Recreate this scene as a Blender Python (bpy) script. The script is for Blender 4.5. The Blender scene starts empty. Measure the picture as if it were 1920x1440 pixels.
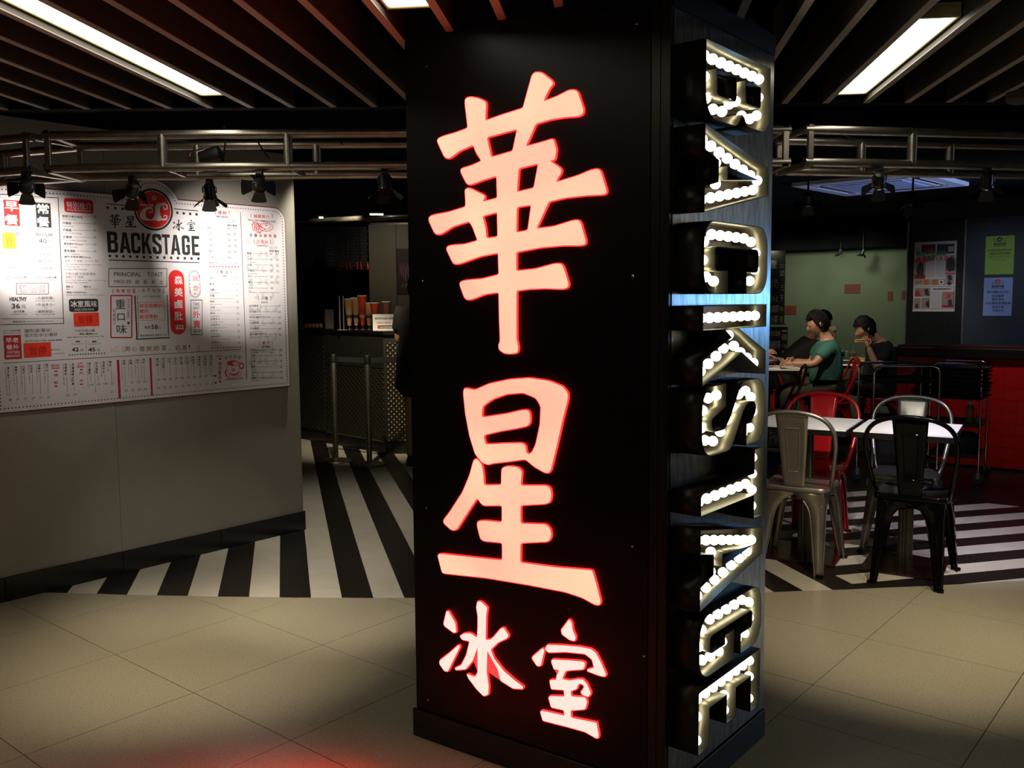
import bpy, bmesh, math, random
import numpy as np
from mathutils import Vector, Matrix
random.seed(7)
PI = math.pi
scene = bpy.context.scene
col = scene.collection

# ------------------------------------------------------------------ camera
H = 1.45; FPX = 1715.0; PITCH = 0.0935; ROLL = 0.008
CF = Vector((0, math.cos(PITCH), -math.sin(PITCH)))
U0 = Vector((0, math.sin(PITCH), math.cos(PITCH))); X0 = Vector((1, 0, 0))
CR = math.cos(ROLL) * X0 - math.sin(ROLL) * U0
CU = math.cos(ROLL) * U0 + math.sin(ROLL) * X0
CAM = Vector((0, 0, H))
cd = bpy.data.cameras.new('camera'); cam = bpy.data.objects.new('camera', cd); col.objects.link(cam)
cd.sensor_fit = 'HORIZONTAL'; cd.sensor_width = 36.0; cd.lens = 36.0 * FPX / 1920.0
cd.clip_start = 0.02; cd.clip_end = 100
cam.matrix_world = Matrix(((CR.x, CU.x, -CF.x, 0), (CR.y, CU.y, -CF.y, 0), (CR.z, CU.z, -CF.z, H), (0, 0, 0, 1)))
scene.camera = cam

# ------------------------------------------------------------------ world, exposure, area lights
w = bpy.data.worlds.new('world'); scene.world = w; w.use_nodes = True
w.node_tree.nodes['Background'].inputs[0].default_value = (0.75, 0.7, 0.6, 1)
w.node_tree.nodes['Background'].inputs[1].default_value = 0.012
scene.view_settings.view_transform = 'Standard'; scene.view_settings.look = 'None'
scene.view_settings.gamma = 1; scene.view_settings.use_curve_mapping = False
scene.view_settings.exposure = 0.0

def aim(o, target):
    o.rotation_euler = (Vector(target) - o.location).to_track_quat('-Z', 'Y').to_euler()
def area(name, loc, target, size, power, colr, size_y=None, spread=None):
    l = bpy.data.lights.new(name, 'AREA'); l.energy = power; l.color = colr; l.size = size
    if size_y: l.shape = 'RECTANGLE'; l.size_y = size_y
    if spread: l.spread = spread
    o = bpy.data.objects.new(name, l); col.objects.link(o); o.location = loc; aim(o, target); return o
def spot(name, loc, target, power, colr, angle=40, blend=0.6, r=0.03, parent=None):
    l = bpy.data.lights.new(name, 'SPOT'); l.energy = power; l.color = colr
    l.spot_size = math.radians(angle); l.spot_blend = blend; l.shadow_soft_size = r
    o = bpy.data.objects.new(name, l); col.objects.link(o); o.location = loc; aim(o, target)
    if parent: o.parent = parent; o.matrix_parent_inverse = Matrix.Translation(parent.location).inverted()
    return o
WARM = (1.0, 0.86, 0.62); NEUT = (1.0, 0.93, 0.78)
# cool light of the mall shopfront across the aisle, far to the right, then added fills behind the camera and at right
area('shopfront_light', (6.1, 5.35, 1.42), (0.6, 2.6, 1.38), 0.8, 2.0, (0.16, 0.46, 1.0), 0.26, math.radians(60))
spot('shopfront_glow', (5.6, 5.0, 1.0), (2.85, 7.15, 2.3), 420, (0.38, 0.52, 1.0), 40, 1.0, .2)
area('rear_fill', (-0.6, -2.4, 1.6), (0, 3.0, 1.6), 3.0, 5.5, (1.0, .82, .62), 1.6)  # added unseen fill, lifts the floor and slat undersides
area('steel_warm_fill', (5.6, 3.9, 1.5), (0.6, 2.6, 1.3), 2.2, 1.7, (1.0, .88, .66), 2.2, math.radians(90))  # added unseen panel that gives the steel face a warm reflection
# spots under the shop ceiling: floors, counter, dining tables, and added fills as marked
spot('floor_spot', (-1.0, 2.5, 2.24), (-1.28, 3.68, 0), 155, WARM, 42, 1.0)
spot('floor_spot', (-2.3, 2.6, 2.24), (-1.95, 3.45, 0), 45, WARM, 50, 1.0)
spot('floor_spot', (-0.6, 3.0, 2.22), (-0.78, 4.35, 0), 120, NEUT, 36, 0.9)
spot('floor_spot', (-1.5, 3.0, 2.22), (-1.5, 4.6, 0), 70, NEUT, 40, 0.9)
spot('floor_spot', (1.6, 2.5, 2.24), (1.68, 3.85, 0), 200, WARM, 46, 1.0)
spot('floor_spot', (2.6, 2.8, 2.24), (2.4, 4.0, 0), 75, WARM, 44, 1.0)
spot('floor_spot', (0.9, 1.2, 2.24), (1.3, 2.3, 0), 3, WARM, 80, 1.0)
spot('floor_spot', (-1.2, 1.2, 2.24), (-1.2, 2.4, 0), 4.5, WARM, 90, 1.0)
spot('chair_fill', (0.95, 2.3, 2.22), (1.6, 4.7, 0.6), 48, WARM, 26, 1.0)  # added near the tray lamp to brighten the silver chair
spot('diner_spot', (2.35, 7.5, 2.25), (3.0, 8.85, 0.9), 34, NEUT, 46, 1.0)  # added from the camera side to brighten the teal shirt
spot('sign_spill_boost', (-.34, 2.52, .42), (-.66, 2.35, 0), 34, (1, .03, .015), 110, 1.0, .1)  # added red spot, strengthens the sign's glow on the floor
spot('sign_spill_boost', (-.25, 2.45, 1.6), (-.5, 2.7, 2.35), 2.2, (1, .03, .015), 120, 1.0, .1)  # added red spot, strengthens the sign's glow on the slats
spot('aisle_spot', (3.0, 4.6, 2.22), (2.9, 5.4, 0), 85, (0.85, 0.78, 1.0), 70, 1.0)
spot('aisle_spot', (-1.2, 5.6, 2.35), (-1.1, 6.0, 0), 62, NEUT, 70, 1.0)
spot('counter_spot', (-1.5, 7.2, 2.5), (-1.25, 8.8, 1.15), 34, WARM, 50, 1.0)
spot('diner_spot', (2.2, 8.0, 2.25), (2.75, 8.8, 0.8), 60, WARM, 44, 0.9)
spot('diner_spot', (3.0, 8.5, 2.25), (3.2, 9.3, 0.8), 70, WARM, 40, 0.9)
spot('red_wall_spot', (3.75, 6.9, 2.3), (4.05, 7.4, 0.9), 36, (1, .8, .6), 50, 0.9)
spot('red_wall_spot', (3.35, 7.6, 2.3), (3.4, 7.95, 0.8), 12, (1, .8, .6), 24, 0.9)
spot('poster_spot', (3.1, 7.6, 2.2), (3.85, 8.5, 1.30), 16, (1, .93, .85), 42, 0.9)
spot('notice_spot', (3.7, 6.9, 2.2), (4.25, 8.1, 1.45), 20, (.7, .8, 1), 60, 1.0)

# ------------------------------------------------------------------ materials
MAT = {}
def pm(name, c, rough=0.5, metal=0.0, emit=None, es=0.0, noise=None, bump=None, coat=0.0, spec=None, alpha=None, trans=0.0):
    if name in MAT: return MAT[name]
    m = bpy.data.materials.new(name); m.use_nodes = True; nt = m.node_tree; b = nt.nodes['Principled BSDF']
    b.inputs['Base Color'].default_value = (*c, 1); b.inputs['Roughness'].default_value = rough
    b.inputs['Metallic'].default_value = metal; b.inputs['Coat Weight'].default_value = coat
    if spec is not None: b.inputs['Specular IOR Level'].default_value = spec
    if alpha: b.inputs['Alpha'].default_value = alpha
    if trans: b.inputs['Transmission Weight'].default_value = trans
    if emit: b.inputs['Emission Color'].default_value = (*emit, 1); b.inputs['Emission Strength'].default_value = es
    tc = nt.nodes.new('ShaderNodeTexCoord')
    if noise:   # (scale, detail, darker colour, low, high, stretch)
        n = nt.nodes.new('ShaderNodeTexNoise'); n.inputs['Scale'].default_value = noise[0]; n.inputs['Detail'].default_value = noise[1]
        mp = nt.nodes.new('ShaderNodeMapping'); nt.links.new(tc.outputs['Object'], mp.inputs[0]); nt.links.new(mp.outputs[0], n.inputs[0])
        if len(noise) > 5: mp.inputs['Scale'].default_value = noise[5]
        r = nt.nodes.new('ShaderNodeValToRGB'); r.color_ramp.elements[0].position = noise[3]; r.color_ramp.elements[1].position = noise[4]
        r.color_ramp.elements[0].color = (*noise[2], 1); r.color_ramp.elements[1].color = (*c, 1)
        nt.links.new(n.outputs[0], r.inputs[0]); nt.links.new(r.outputs[0], b.inputs['Base Color'])
    if bump:    # (scale, strength, distance, stretch)
        n = nt.nodes.new('ShaderNodeTexNoise'); n.inputs['Scale'].default_value = bump[0]; n.inputs['Detail'].default_value = 4
        mp = nt.nodes.new('ShaderNodeMapping'); nt.links.new(tc.outputs['Object'], mp.inputs[0]); nt.links.new(mp.outputs[0], n.inputs[0])
        if len(bump) > 3: mp.inputs['Scale'].default_value = bump[3]
        bp = nt.nodes.new('ShaderNodeBump'); bp.inputs['Strength'].default_value = bump[1]; bp.inputs['Distance'].default_value = bump[2]
        nt.links.new(n.outputs[0], bp.inputs['Height']); nt.links.new(bp.outputs[0], b.inputs['Normal'])
    MAT[name] = m; return m
M = dict(
 black=pm('black_paint', (.006, .005, .005), .45), blackgloss=pm('gloss_black_panel', (.004, .002, .002), .38, bump=(3, .1, .01), spec=.3),
 ceil=pm('ceiling_black', (.004, .004, .004), .9, spec=.1), slat_bounce=pm('slat_lit_underside', (.42, .34, .27), .5), slat=pm('slat_brown', (.085, .07, .055), .55, noise=(9, 4, (.06, .05, .04), .3, .7, (1, .2, 1))),
 steel=pm('brushed_steel', (.40, .40, .36), .26, 1.0, noise=(60, 6, (.17, .18, .17), .3, .7, (1, 1, .22)), bump=(70, .25, .001, (1, 1, .18))),
 trim=pm('dark_steel_trim', (.05, .045, .04), .35, .8),
 shellout=pm('letter_outside', (.035, .03, .02), .42, .6), shell=pm('letter_metal', (.42, .40, .28), .42, .75), shellback=pm('letter_back', (.10, .075, .055), .5, .3),
 bulb=pm('frosted_bulb', (.9, .9, .85), .4, emit=(1.0, .90, .68), es=4.5), socket=pm('bulb_socket', (.02, .02, .02), .5),
 face=pm('lit_acrylic', (.9, .6, .45), .4, emit=(.98, .58, .38), es=.95), face2=pm('lit_acrylic_small', (.9, .7, .6), .4, emit=(1, .78, .68), es=1.0),
 rim=pm('red_acrylic_side', (.8, .02, .02), .4, emit=(1.0, .012, .012), es=5.0),
 wall=pm('grey_laminate', (.33, .305, .255), .55, noise=(5, 3, (.305, .28, .235), .3, .7)),
 white=pm('board_white', (.80, .765, .76), .5), burg=pm('burgundy_edge', (.12, .008, .012), .4),
 ink=pm('black_ink', (.022, .02, .018), .6), grey=pm('grey_ink', (.5, .46, .43), .6), red=pm('red_ink', (.55, .012, .015), .55), redb=pm('bright_red_ink', (.8, .02, .015), .5),
 pale=pm('pale_print', (.66, .62, .585), .6), beige=pm('beige_print', (.75, .6, .46), .6), wink=pm('white_ink', (.85, .82, .78), .6),
 orange=pm('fluorescent_orange_paper', (1, .05, .012), .6), lime=pm('lime_paper', (.62, .68, .02), .6),
 pipe=pm('truss_metal', (.50, .45, .38), .36, .95, noise=(14, 4, (.34, .3, .25), .3, .7)),
 lampdiff=pm('lamp_diffuser', (.9, .9, .85), .5, emit=(1, .96, .82), es=5.0), lampframe=pm('lamp_frame', (.42, .38, .18), .5),
 can=pm('spotlight_black', (.008, .008, .008), .4), chrome=pm('polished_metal', (.8, .8, .78), .12, 1.0), lens=pm('lit_lens', (.9, .9, .8), .3, emit=(1, .93, .8), es=9.0),
 terr=pm('beige_terrazzo_tile', (.40, .355, .25), .30, noise=(160, 3, (.24, .21, .15), .36, .46)), joint=pm('tile_joint', (.05, .042, .032), .8),
 wt=pm('white_floor_tile', (.62, .56, .46), .34, noise=(6, 3, (.55, .5, .41), .3, .7)), bt=pm('black_floor_tile', (.016, .012, .010), .34),
 base=pm('black_baseboard_tile', (.012, .011, .010), .25), dfloor=pm('dark_floor', (.010, .009, .008), .4),
 silver=pm('galvanised_steel', (.40, .36, .29), .38, .85, noise=(7, 5, (.27, .24, .19), .3, .7)), cblack=pm('gloss_black_metal', (.002, .002, .002), .12, .0, spec=.18),
 cred=pm('gloss_red_metal', (.42, .008, .010), .22, .0, coat=.6), cgrey=pm('worn_grey_metal', (.20, .20, .17), .35, .85),
 ttop=pm('white_tabletop', (.80, .78, .74), .4), tdark=pm('dark_table_edge', (.008, .007, .006), .5, spec=.1), tcol=pm('ribbed_column_steel', (.13, .12, .095), .3, .9),
 tbase=pm('dark_base_plate', (.03, .010, .008), .18, .3),
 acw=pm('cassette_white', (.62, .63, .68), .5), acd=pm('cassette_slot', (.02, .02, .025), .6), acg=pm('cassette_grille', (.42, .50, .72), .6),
 green=pm('sage_wall', (.16, .18, .115), .7), bluew=pm('slate_blue_wall', (.035, .048, .062), .6, noise=(3, 4, (.03, .038, .047), .3, .7)),
 corr=pm('corrugated_dark', (.010, .013, .010), .4), redt=pm('red_glazed_tile', (.62, .010, .012), .28), redj=pm('dark_grout', (.03, .002, .002), .8),
 dp=pm('diamond_plate', (.14, .13, .10), .32, .9), cbody=pm('counter_black', (.014, .012, .010), .4),
 skin=pm('skin', (.50, .26, .16), .5), hair=pm('black_hair', (.006, .005, .005), .75, spec=.2, bump=(90, 1, .004)), teal=pm('teal_cotton', (.045, .16, .125), .85), blackc=pm('black_cotton', (.009, .008, .008), .9),
 khaki=pm('dark_trousers', (.035, .033, .022), .9), shoe=pm('dark_shoe', (.012, .01, .01), .6), shoew=pm('white_shoe_sole', (.6, .55, .5), .6), shoer=pm('red_shoe_patch', (.5, .05, .05), .6),
 cone=pm('paper_cone', (.40, .22, .10), .6), coner=pm('red_cone', (.42, .035, .012), .5), paper=pm('white_paper', (.72, .72, .70), .7),
 greenp=pm('green_paper', (.36, .56, .10), .7), bluep=pm('blue_paper', (.36, .47, .85), .7), board=pm('blackboard', (.02, .016, .013), .6), chalk=pm('chalk_white', (.50, .45, .38), .8),
 rednote=pm('brick_red_note', (.20, .035, .02), .7), bread=pm('bread', (.75, .5, .2), .7), tea=pm('iced_tea', (.75, .33, .06), .3), clear=pm('clear_plastic', (.6, .6, .58), .2, alpha=.35),
 plate=pm('white_china', (.75, .73, .7), .3), phone=pm('silver_phone', (.35, .35, .34), .3, .4), tub=pm('grey_plastic_tub', (.05, .052, .058), .4),
 bottle=pm('green_bottle', (.20, .26, .03), .3), orangeb=pm('orange_label', (.65, .16, .02), .5), panelw=pm('beige_panel', (.30, .26, .16), .6), posterd=pm('dark_poster', (.07, .05, .04), .6),
 pinkp=pm('pink_print', (.6, .06, .16), .6), greeni=pm('green_ink', (.02, .25, .10), .6), skinp=pm('tan_print', (.36, .26, .20), .6), darkp=pm('dark_print', (.05, .03, .03), .6), greyp=pm('news_grey', (.42, .38, .36), .7), news=pm('newsprint', (.72, .66, .62), .7),
)

# the lit characters are slightly uneven, as back-lit acrylic is
nt = M['face'].node_tree; n_ = nt.nodes.new('ShaderNodeTexNoise'); n_.inputs['Scale'].default_value = 2.6; n_.inputs['Detail'].default_value = 1
r_ = nt.nodes.new('ShaderNodeValToRGB'); r_.color_ramp.elements[0].position = .38; r_.color_ramp.elements[1].position = .62
r_.color_ramp.elements[0].color = (.97, .51, .35, 1); r_.color_ramp.elements[1].color = (1, .68, .43, 1)
t_ = nt.nodes.new('ShaderNodeTexCoord'); nt.links.new(t_.outputs['Object'], n_.inputs[0]); nt.links.new(n_.outputs[0], r_.inputs[0]); nt.links.new(r_.outputs[0], nt.nodes['Principled BSDF'].inputs['Emission Color'])

# ------------------------------------------------------------------ mesh helpers
class MB:
    def __init__(s): s.v = []; s.f = []; s.sm = False
    def add(s, vs, fs):
        o = len(s.v); s.v += [tuple(v) for v in vs]; s.f += [tuple(i + o for i in f) for f in fs]; return s
    def box(s, x0, y0, z0, x1, y1, z1):
        return s.add([(x0,y0,z0),(x1,y0,z0),(x1,y1,z0),(x0,y1,z0),(x0,y0,z1),(x1,y0,z1),(x1,y1,z1),(x0,y1,z1)],
                     [(3,2,1,0),(4,5,6,7),(0,1,5,4),(1,2,6,5),(2,3,7,6),(3,0,4,7)])
    def hexa(s, q, up):     # four points and an offset vector
        q = [Vector(p) for p in q]; up = Vector(up)
        return s.add(q + [p + up for p in q], [(3,2,1,0),(4,5,6,7),(0,1,5,4),(1,2,6,5),(2,3,7,6),(3,0,4,7)])
    def tube(s, pts, r, n=10, closed=False, cap=True):
        pts = [Vector(p) for p in pts]; N = len(pts); rr = r if isinstance(r, (list, tuple)) else [r] * N
        o = len(s.v); prev = None
        for i, p in enumerate(pts):
            if closed: t = pts[(i+1) % N] - pts[i-1]
            else: t = pts[min(i+1, N-1)] - pts[max(i-1, 0)]
            t.normalize()
            if prev is None:
                a = Vector((0, 0, 1)) if abs(t.z) < .9 else Vector((1, 0, 0))
                u = t.cross(a).normalized()
            else: u = (prev - t * prev.dot(t)).normalized()
            prev = u; v = t.cross(u)
            for k in range(n):
                a = 2 * PI * k / n; s.v.append(tuple(p + (u * math.cos(a) + v * math.sin(a)) * rr[i]))
        for i in range(N if closed else N - 1):
            for k in range(n):
                A = o + i * n; B = o + ((i + 1) % N) * n
                s.f.append((A + k, A + (k+1) % n, B + (k+1) % n, B + k))
        if cap and not closed:
            s.f.append(tuple(o + k for k in range(n))[::-1]); s.f.append(tuple(o + (N-1) * n + k for k in range(n)))
        s.sm = True; return s
    def lathe(s, prof, c=(0, 0, 0), n=20, M3=None):
        o = len(s.v)
        for r, z in prof:
            for k in range(n):
                a = 2 * PI * k / n; v = Vector((r * math.cos(a), r * math.sin(a), z))
                if M3: v = M3 @ v
                s.v.append(tuple(v + Vector(c)))
        for i in range(len(prof) - 1):
            for k in range(n):
                A = o + i * n; B = A + n; s.f.append((A + k, A + (k+1) % n, B + (k+1) % n, B + k))
        s.f.append(tuple(o + k for k in range(n))[::-1]); s.f.append(tuple(o + (len(prof)-1) * n + k for k in range(n)))
        s.sm = True; return s
    def ball(s, c, r, nu=12, nv=8):
        rx, ry, rz = r if isinstance(r, (list, tuple)) else (r, r, r); o = len(s.v)
        s.v.append((c[0], c[1], c[2] - rz))
        for j in range(1, nv):
            t = -PI/2 + PI * j / nv
            for k in range(nu):
                a = 2 * PI * k / nu; s.v.append((c[0] + rx*math.cos(t)*math.cos(a), c[1] + ry*math.cos(t)*math.sin(a), c[2] + rz*math.sin(t)))
        s.v.append((c[0], c[1], c[2] + rz)); e = len(s.v) - 1
        for k in range(nu):
            s.f.append((o, o+1+(k+1) % nu, o+1+k)); s.f.append((e, e-nu+k, e-nu+(k+1) % nu))
            for j in range(nv - 2):
                A = o + 1 + j * nu; s.f.append((A+k, A+(k+1) % nu, A+nu+(k+1) % nu, A+nu+k))
        s.sm = True; return s
    def xf(s, fn): s.v = [tuple(fn(Vector(v))) for v in s.v]; return s
def setp(o, label=None, cat=None, group=None, kind=None):
    if label: o['label'] = label
    if cat: o['category'] = cat
    if group: o['group'] = group
    if kind: o['kind'] = kind
    return o
def thing(name, label, cat, loc=(0, 0, 0), rz=0, group=None, kind=None):
    o = bpy.data.objects.new(name, None); col.objects.link(o); o.location = loc; o.rotation_euler = (0, 0, rz); o.empty_display_size = .1
    return setp(o, label, cat, group, kind)
def origin(o):
    p = Vector((0, 0, 0)); q = o
    while q: p = p + q.location; q = q.parent
    return p
def obj(name, mb, mat, parent=None, world=False, smooth=None, mods=None, label=None, kind=None, cen=False):
    """link a mesh builder as ONE mesh object; world=True: the vertices are world coordinates, the parent is unrotated"""
    me = bpy.data.meshes.new(name); vs = mb.v
    off = origin(parent) if (world and parent) else Vector((0, 0, 0)); loc = Vector((0, 0, 0))
    if cen:
        a = np.array(vs); loc = Vector(((a[:,0].min()+a[:,0].max())/2, (a[:,1].min()+a[:,1].max())/2, a[:,2].min()))
        vs = [tuple(Vector(v) - loc) for v in vs]; loc = loc - off
    elif world and parent: vs = [tuple(Vector(v) - off) for v in vs]
    me.from_pydata(vs, [], mb.f); me.validate()
    o = bpy.data.objects.new(name, me); col.objects.link(o); o.location = loc
    if mat is not None: me.materials.append(M[mat] if isinstance(mat, str) else mat)
    if parent: o.parent = parent
    sm = mb.sm if smooth is None else smooth
    if sm:
        me.polygons.foreach_set('use_smooth', [True] * len(me.polygons))
        me.set_sharp_from_angle(angle=math.radians(38))
    for m, kw in (mods or []):
        md = o.modifiers.new(m.lower(), m)
        for k, v in kw.items(): setattr(md, k, v)
    if label: o['label'] = label
    if kind: o['kind'] = kind
    return o
def tree(o):
    yield o
    for c in o.children: yield from tree(c)
def copy_tree(o, parent=None, mats=None):
    kids = list(o.children); c = o.copy(); col.objects.link(c)
    if parent: c.parent = parent
    if mats and c.type == 'MESH':
        for k in range(len(c.material_slots)):
            n = c.material_slots[k].material
            if n in mats: c.material_slots[k].link = 'OBJECT'; c.material_slots[k].material = mats[n]
    for ch in kids: copy_tree(ch, c, mats)
    return c
BV = lambda w, n=2: ('BEVEL', dict(width=w, segments=n, limit_method='ANGLE'))

def ray(x, y): return CF + (x - 960) / FPX * CR + (720 - y) / FPX * CU
def atz(x, y, z):
    d = ray(x, y); return CAM + d * ((z - H) / d.z)
def aty(x, y, Y):
    d = ray(x, y); return CAM + d * (Y / d.y)
class Plane:            # an upright plane through p along d; its face looks to the right-hand side of d
    def __init__(s, p, d):
        s.p = Vector((p[0], p[1], 0)); s.d = Vector((d[0], d[1], 0)).normalized(); s.n = Vector((s.d.y, -s.d.x, 0))
    def P(s, u, z, off=0): return s.p + s.d * u + s.n * off + Vector((0, 0, z))
    def uv(s, x, y, off=0):
        d = ray(x, y); p = s.p + s.n * off; q = CAM + d * ((p - CAM).dot(s.n) / d.dot(s.n)); return ((q - p).dot(s.d), q.z)
    def u(s, x, off=0, y=600): return s.uv(x, y, off)[0]
    def box(s, u0, z0, u1, z1, o0, o1, mb=None):
        mb = mb or MB(); return mb.hexa([s.P(u0, z0, o1), s.P(u1, z0, o1), s.P(u1, z1, o1), s.P(u0, z1, o1)], s.n * (o0 - o1))
    def pxbox(s, x0, y0, x1, y1, o0, o1, mb=None):
        a = s.uv(x0, y1, o1); b = s.uv(x1, y0, o1); return s.box(a[0], a[1], b[0], b[1], o0, o1, mb)

def fill(loops, depth=0.0, bevel=0.0, offset=0.0):
    """2D outline with holes -> (verts, faces), extruded by +-depth"""
    cu = bpy.data.curves.new('tmp', 'CURVE'); cu.dimensions = '2D'; cu.fill_mode = 'BOTH' if depth else 'FRONT'
    cu.extrude = depth; cu.bevel_depth = bevel; cu.offset = offset; cu.bevel_resolution = 1
    for lp in loops:
        sp = cu.splines.new('POLY'); sp.points.add(len(lp) - 1); sp.use_cyclic_u = True
        for i, p in enumerate(lp): sp.points[i].co = (p[0], p[1], 0, 1)
    ob = bpy.data.objects.new('tmp', cu); me = ob.to_mesh()
    r = ([v.co.copy() for v in me.vertices], [tuple(p.vertices) for p in me.polygons])
    ob.to_mesh_clear(); bpy.data.objects.remove(ob); bpy.data.curves.remove(cu); return r
_tc = {}
def text(body, bold=0.0, res=2):
    k = (body, bold, res)
    if k in _tc: return _tc[k]
    cu = bpy.data.curves.new('tmp', 'FONT'); cu.body = body; cu.resolution_u = res; cu.offset = bold; cu.fill_mode = 'FRONT'
    ob = bpy.data.objects.new('tmp', cu); me = ob.to_mesh()
    vs = [v.co.copy() for v in me.vertices]; fs = [tuple(p.vertices) for p in me.polygons]
    ob.to_mesh_clear(); bpy.data.objects.remove(ob); bpy.data.curves.remove(cu)
    if not vs: vs = [Vector((0, 0, 0)), Vector((1, 0, 0)), Vector((1, 1, 0))]
    x0 = min(v.x for v in vs); x1 = max(v.x for v in vs); y0 = min(v.y for v in vs); y1 = max(v.y for v in vs)
    _tc[k] = (vs, fs, x0, x1, y0, y1); return _tc[k]
def smooth_loop(pts, r=6.0, it=1):
    for _ in range(it):
        out = []; n = len(pts)
        for i in range(n):
            p = Vector(pts[i]); a = Vector(pts[i-1]) - p; b = Vector(pts[(i+1) % n]) - p
            out.append(tuple(p + a * min(.25, r / max(a.length, 1e-9)))); out.append(tuple(p + b * min(.25, r / max(b.length, 1e-9))))
        pts = out
    return pts
class Print:            # flat lettering on a plane, collected by colour
    def __init__(s, pl, off): s.pl = pl; s.off = off; s.mb = {}; s.k = 0
    def _add(s, c, vs, fs, lift=0):
        s.k += 1; o = s.off + lift + (s.k % 5) * 2e-5
        s.mb.setdefault(c, MB()).add([s.pl.P(v[0], v[1], o) for v in vs], fs)
    def T(s, t, x0, y0, x1, h, c='ink', bold=0.0, lift=0, res=2):   # text between px x0..x1, baseline px y0, height px h
        u0, z0 = s.pl.uv(x0, y0, s.off); u1 = s.pl.uv(x1, y0, s.off)[0]; hh = s.pl.uv(x0, y0 - h, s.off)[1] - z0
        cjk = any(ord(q) > 0x2e00 for q in t)      # heavy strokes of Chinese lettering: printed twice, slightly apart
        vs, fs, a, b, lo, hi = text(t, 0.0 if cjk else bold, res); e = bold * hh * .9 if cjk and bold > 0 else 0
        for dx, dz in (((-e, -e), (e, e), (-e, e), (e, -e)) if e else ((0, 0),)):
            s._add(c, [(u0 + dx + (v.x - a) / (b - a) * (u1 - u0), z0 + dz + (v.y - lo) / (hi - lo) * hh) for v in vs], fs, lift)
    def V(s, t, x, y0, y1, wpx, c='ink', bold=0.0, lift=0):        # characters stacked from px y0 down to y1, centred on px x
        n = len(t); st = (y1 - y0) / n
        for i, ch in enumerate(t):
            if ch == ' ': continue
            if ch in '[]【】': s.R(x - wpx * .4, y0 + st * (i + .35), x + wpx * .4, y0 + st * (i + .6), c, lift); continue
            s.T(ch, x - wpx / 2, y0 + st * (i + .95), x + wpx / 2, st * .86, c, bold, lift)
    def VR(s, t, x, y0, y1, wpx, c='ink', lift=0):                  # a line turned to read downwards, px y0..y1
        u, za = s.pl.uv(x, y0, s.off); zb = s.pl.uv(x, y1, s.off)[1]; u1 = s.pl.uv(x + wpx, y0, s.off)[0]
        vs, fs, a, b, lo, hi = text(t, 0, 1)
        s._add(c, [(u + (v.y - lo) / (hi - lo) * (u1 - u), za + (v.x - a) / (b - a) * (zb - za)) for v in vs], fs, lift)
    def R(s, x0, y0, x1, y1, c='ink', lift=0):
        a = s.pl.uv(x0, y0, s.off); b = s.pl.uv(x1, y1, s.off)
        s._add(c, [(a[0], b[1]), (b[0], b[1]), (b[0], a[1]), (a[0], a[1])], [(0, 1, 2, 3)], lift)
    def L(s, x0, y0, x1, y1, wpx=1.0, c='ink', lift=0):
        a = Vector(s.pl.uv(x0, y0, s.off)); b = Vector(s.pl.uv(x1, y1, s.off)); k = abs(s.pl.uv(x0, y0, s.off)[1] - s.pl.uv(x0, y0 + wpx, s.off)[1]) / 2
        d = (b - a).normalized(); n = Vector((-d.y, d.x)) * k
        s._add(c, [a - n, b - n, b + n, a + n], [(0, 1, 2, 3)], lift)
    def frame(s, x0, y0, x1, y1, wpx=1.2, c='ink', lift=0):
        s.L(x0, y0, x1, y0, wpx, c, lift); s.L(x0, y1, x1, y1, wpx, c, lift); s.L(x0, y0, x0, y1, wpx, c, lift); s.L(x1, y0, x1, y1, wpx, c, lift)
    def disc(s, x, y, rpx, c='ink', lift=0, n=24, ring=None, el=1.0, world=None):
        u, z = world or s.pl.uv(x, y, s.off); r = rpx if world else s.pl.uv(x, y - rpx, s.off)[1] - z
        if ring:
            ri = r * ring; vs = [(u + q * math.cos(2*PI*k/n) * el, z + q * math.sin(2*PI*k/n)) for q in (r, ri) for k in range(n)]
            s._add(c, vs, [(k, (k+1) % n, n + (k+1) % n, n + k) for k in range(n)], lift)
        else: s._add(c, [(u + r * math.cos(2*PI*k/n) * el, z + r * math.sin(2*PI*k/n)) for k in range(n)], [tuple(range(n))], lift)
    def poly(s, pts, c, lift=0, world=False):
        q = pts if world else [s.pl.uv(x, y, s.off) for x, y in pts]; vs, fs = fill([q]); s._add(c, vs, fs, lift)
    def stroke(s, pts, ws, c, lift=0):   # a ribbon through px points with px widths
        q = [Vector(s.pl.uv(x, y, s.off)) for x, y in pts]; k = abs(s.pl.uv(*pts[0], s.off)[1] - s.pl.uv(pts[0][0], pts[0][1] + 1, s.off)[1]) / 2
        L = []; R_ = []
        for i, p in enumerate(q):
            t = (q[min(i+1, len(q)-1)] - q[max(i-1, 0)]).normalized(); n = Vector((-t.y, t.x)); wv = (ws[i] if isinstance(ws, (list, tuple)) else ws) * k
            L.append(p + n * wv); R_.append(p - n * wv)
        s._add(c, L + R_, [(i, i+1, len(q)+i+1, len(q)+i) for i in range(len(q)-1)], lift)
    def build(s, parent, names=None):
        nm = dict(ink='black_lettering', red='red_lettering', redb='bright_red_print', pale='pale_pattern', beige='beige_print', wink='white_lettering', grey='grey_print', chalk='chalk_lettering')
        for c, m in s.mb.items(): obj((names or nm).get(c, nm.get(c, c.rstrip('p') + '_print')), m, c, parent, world=True, kind='stuff')
def arc(cx, cy, rx, ry, a0, a1, n=16): return [(cx + rx * math.cos(math.radians(a0 + (a1-a0)*k/n)), cy + ry * math.sin(math.radians(a0 + (a1-a0)*k/n))) for k in range(n+1)]

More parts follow.
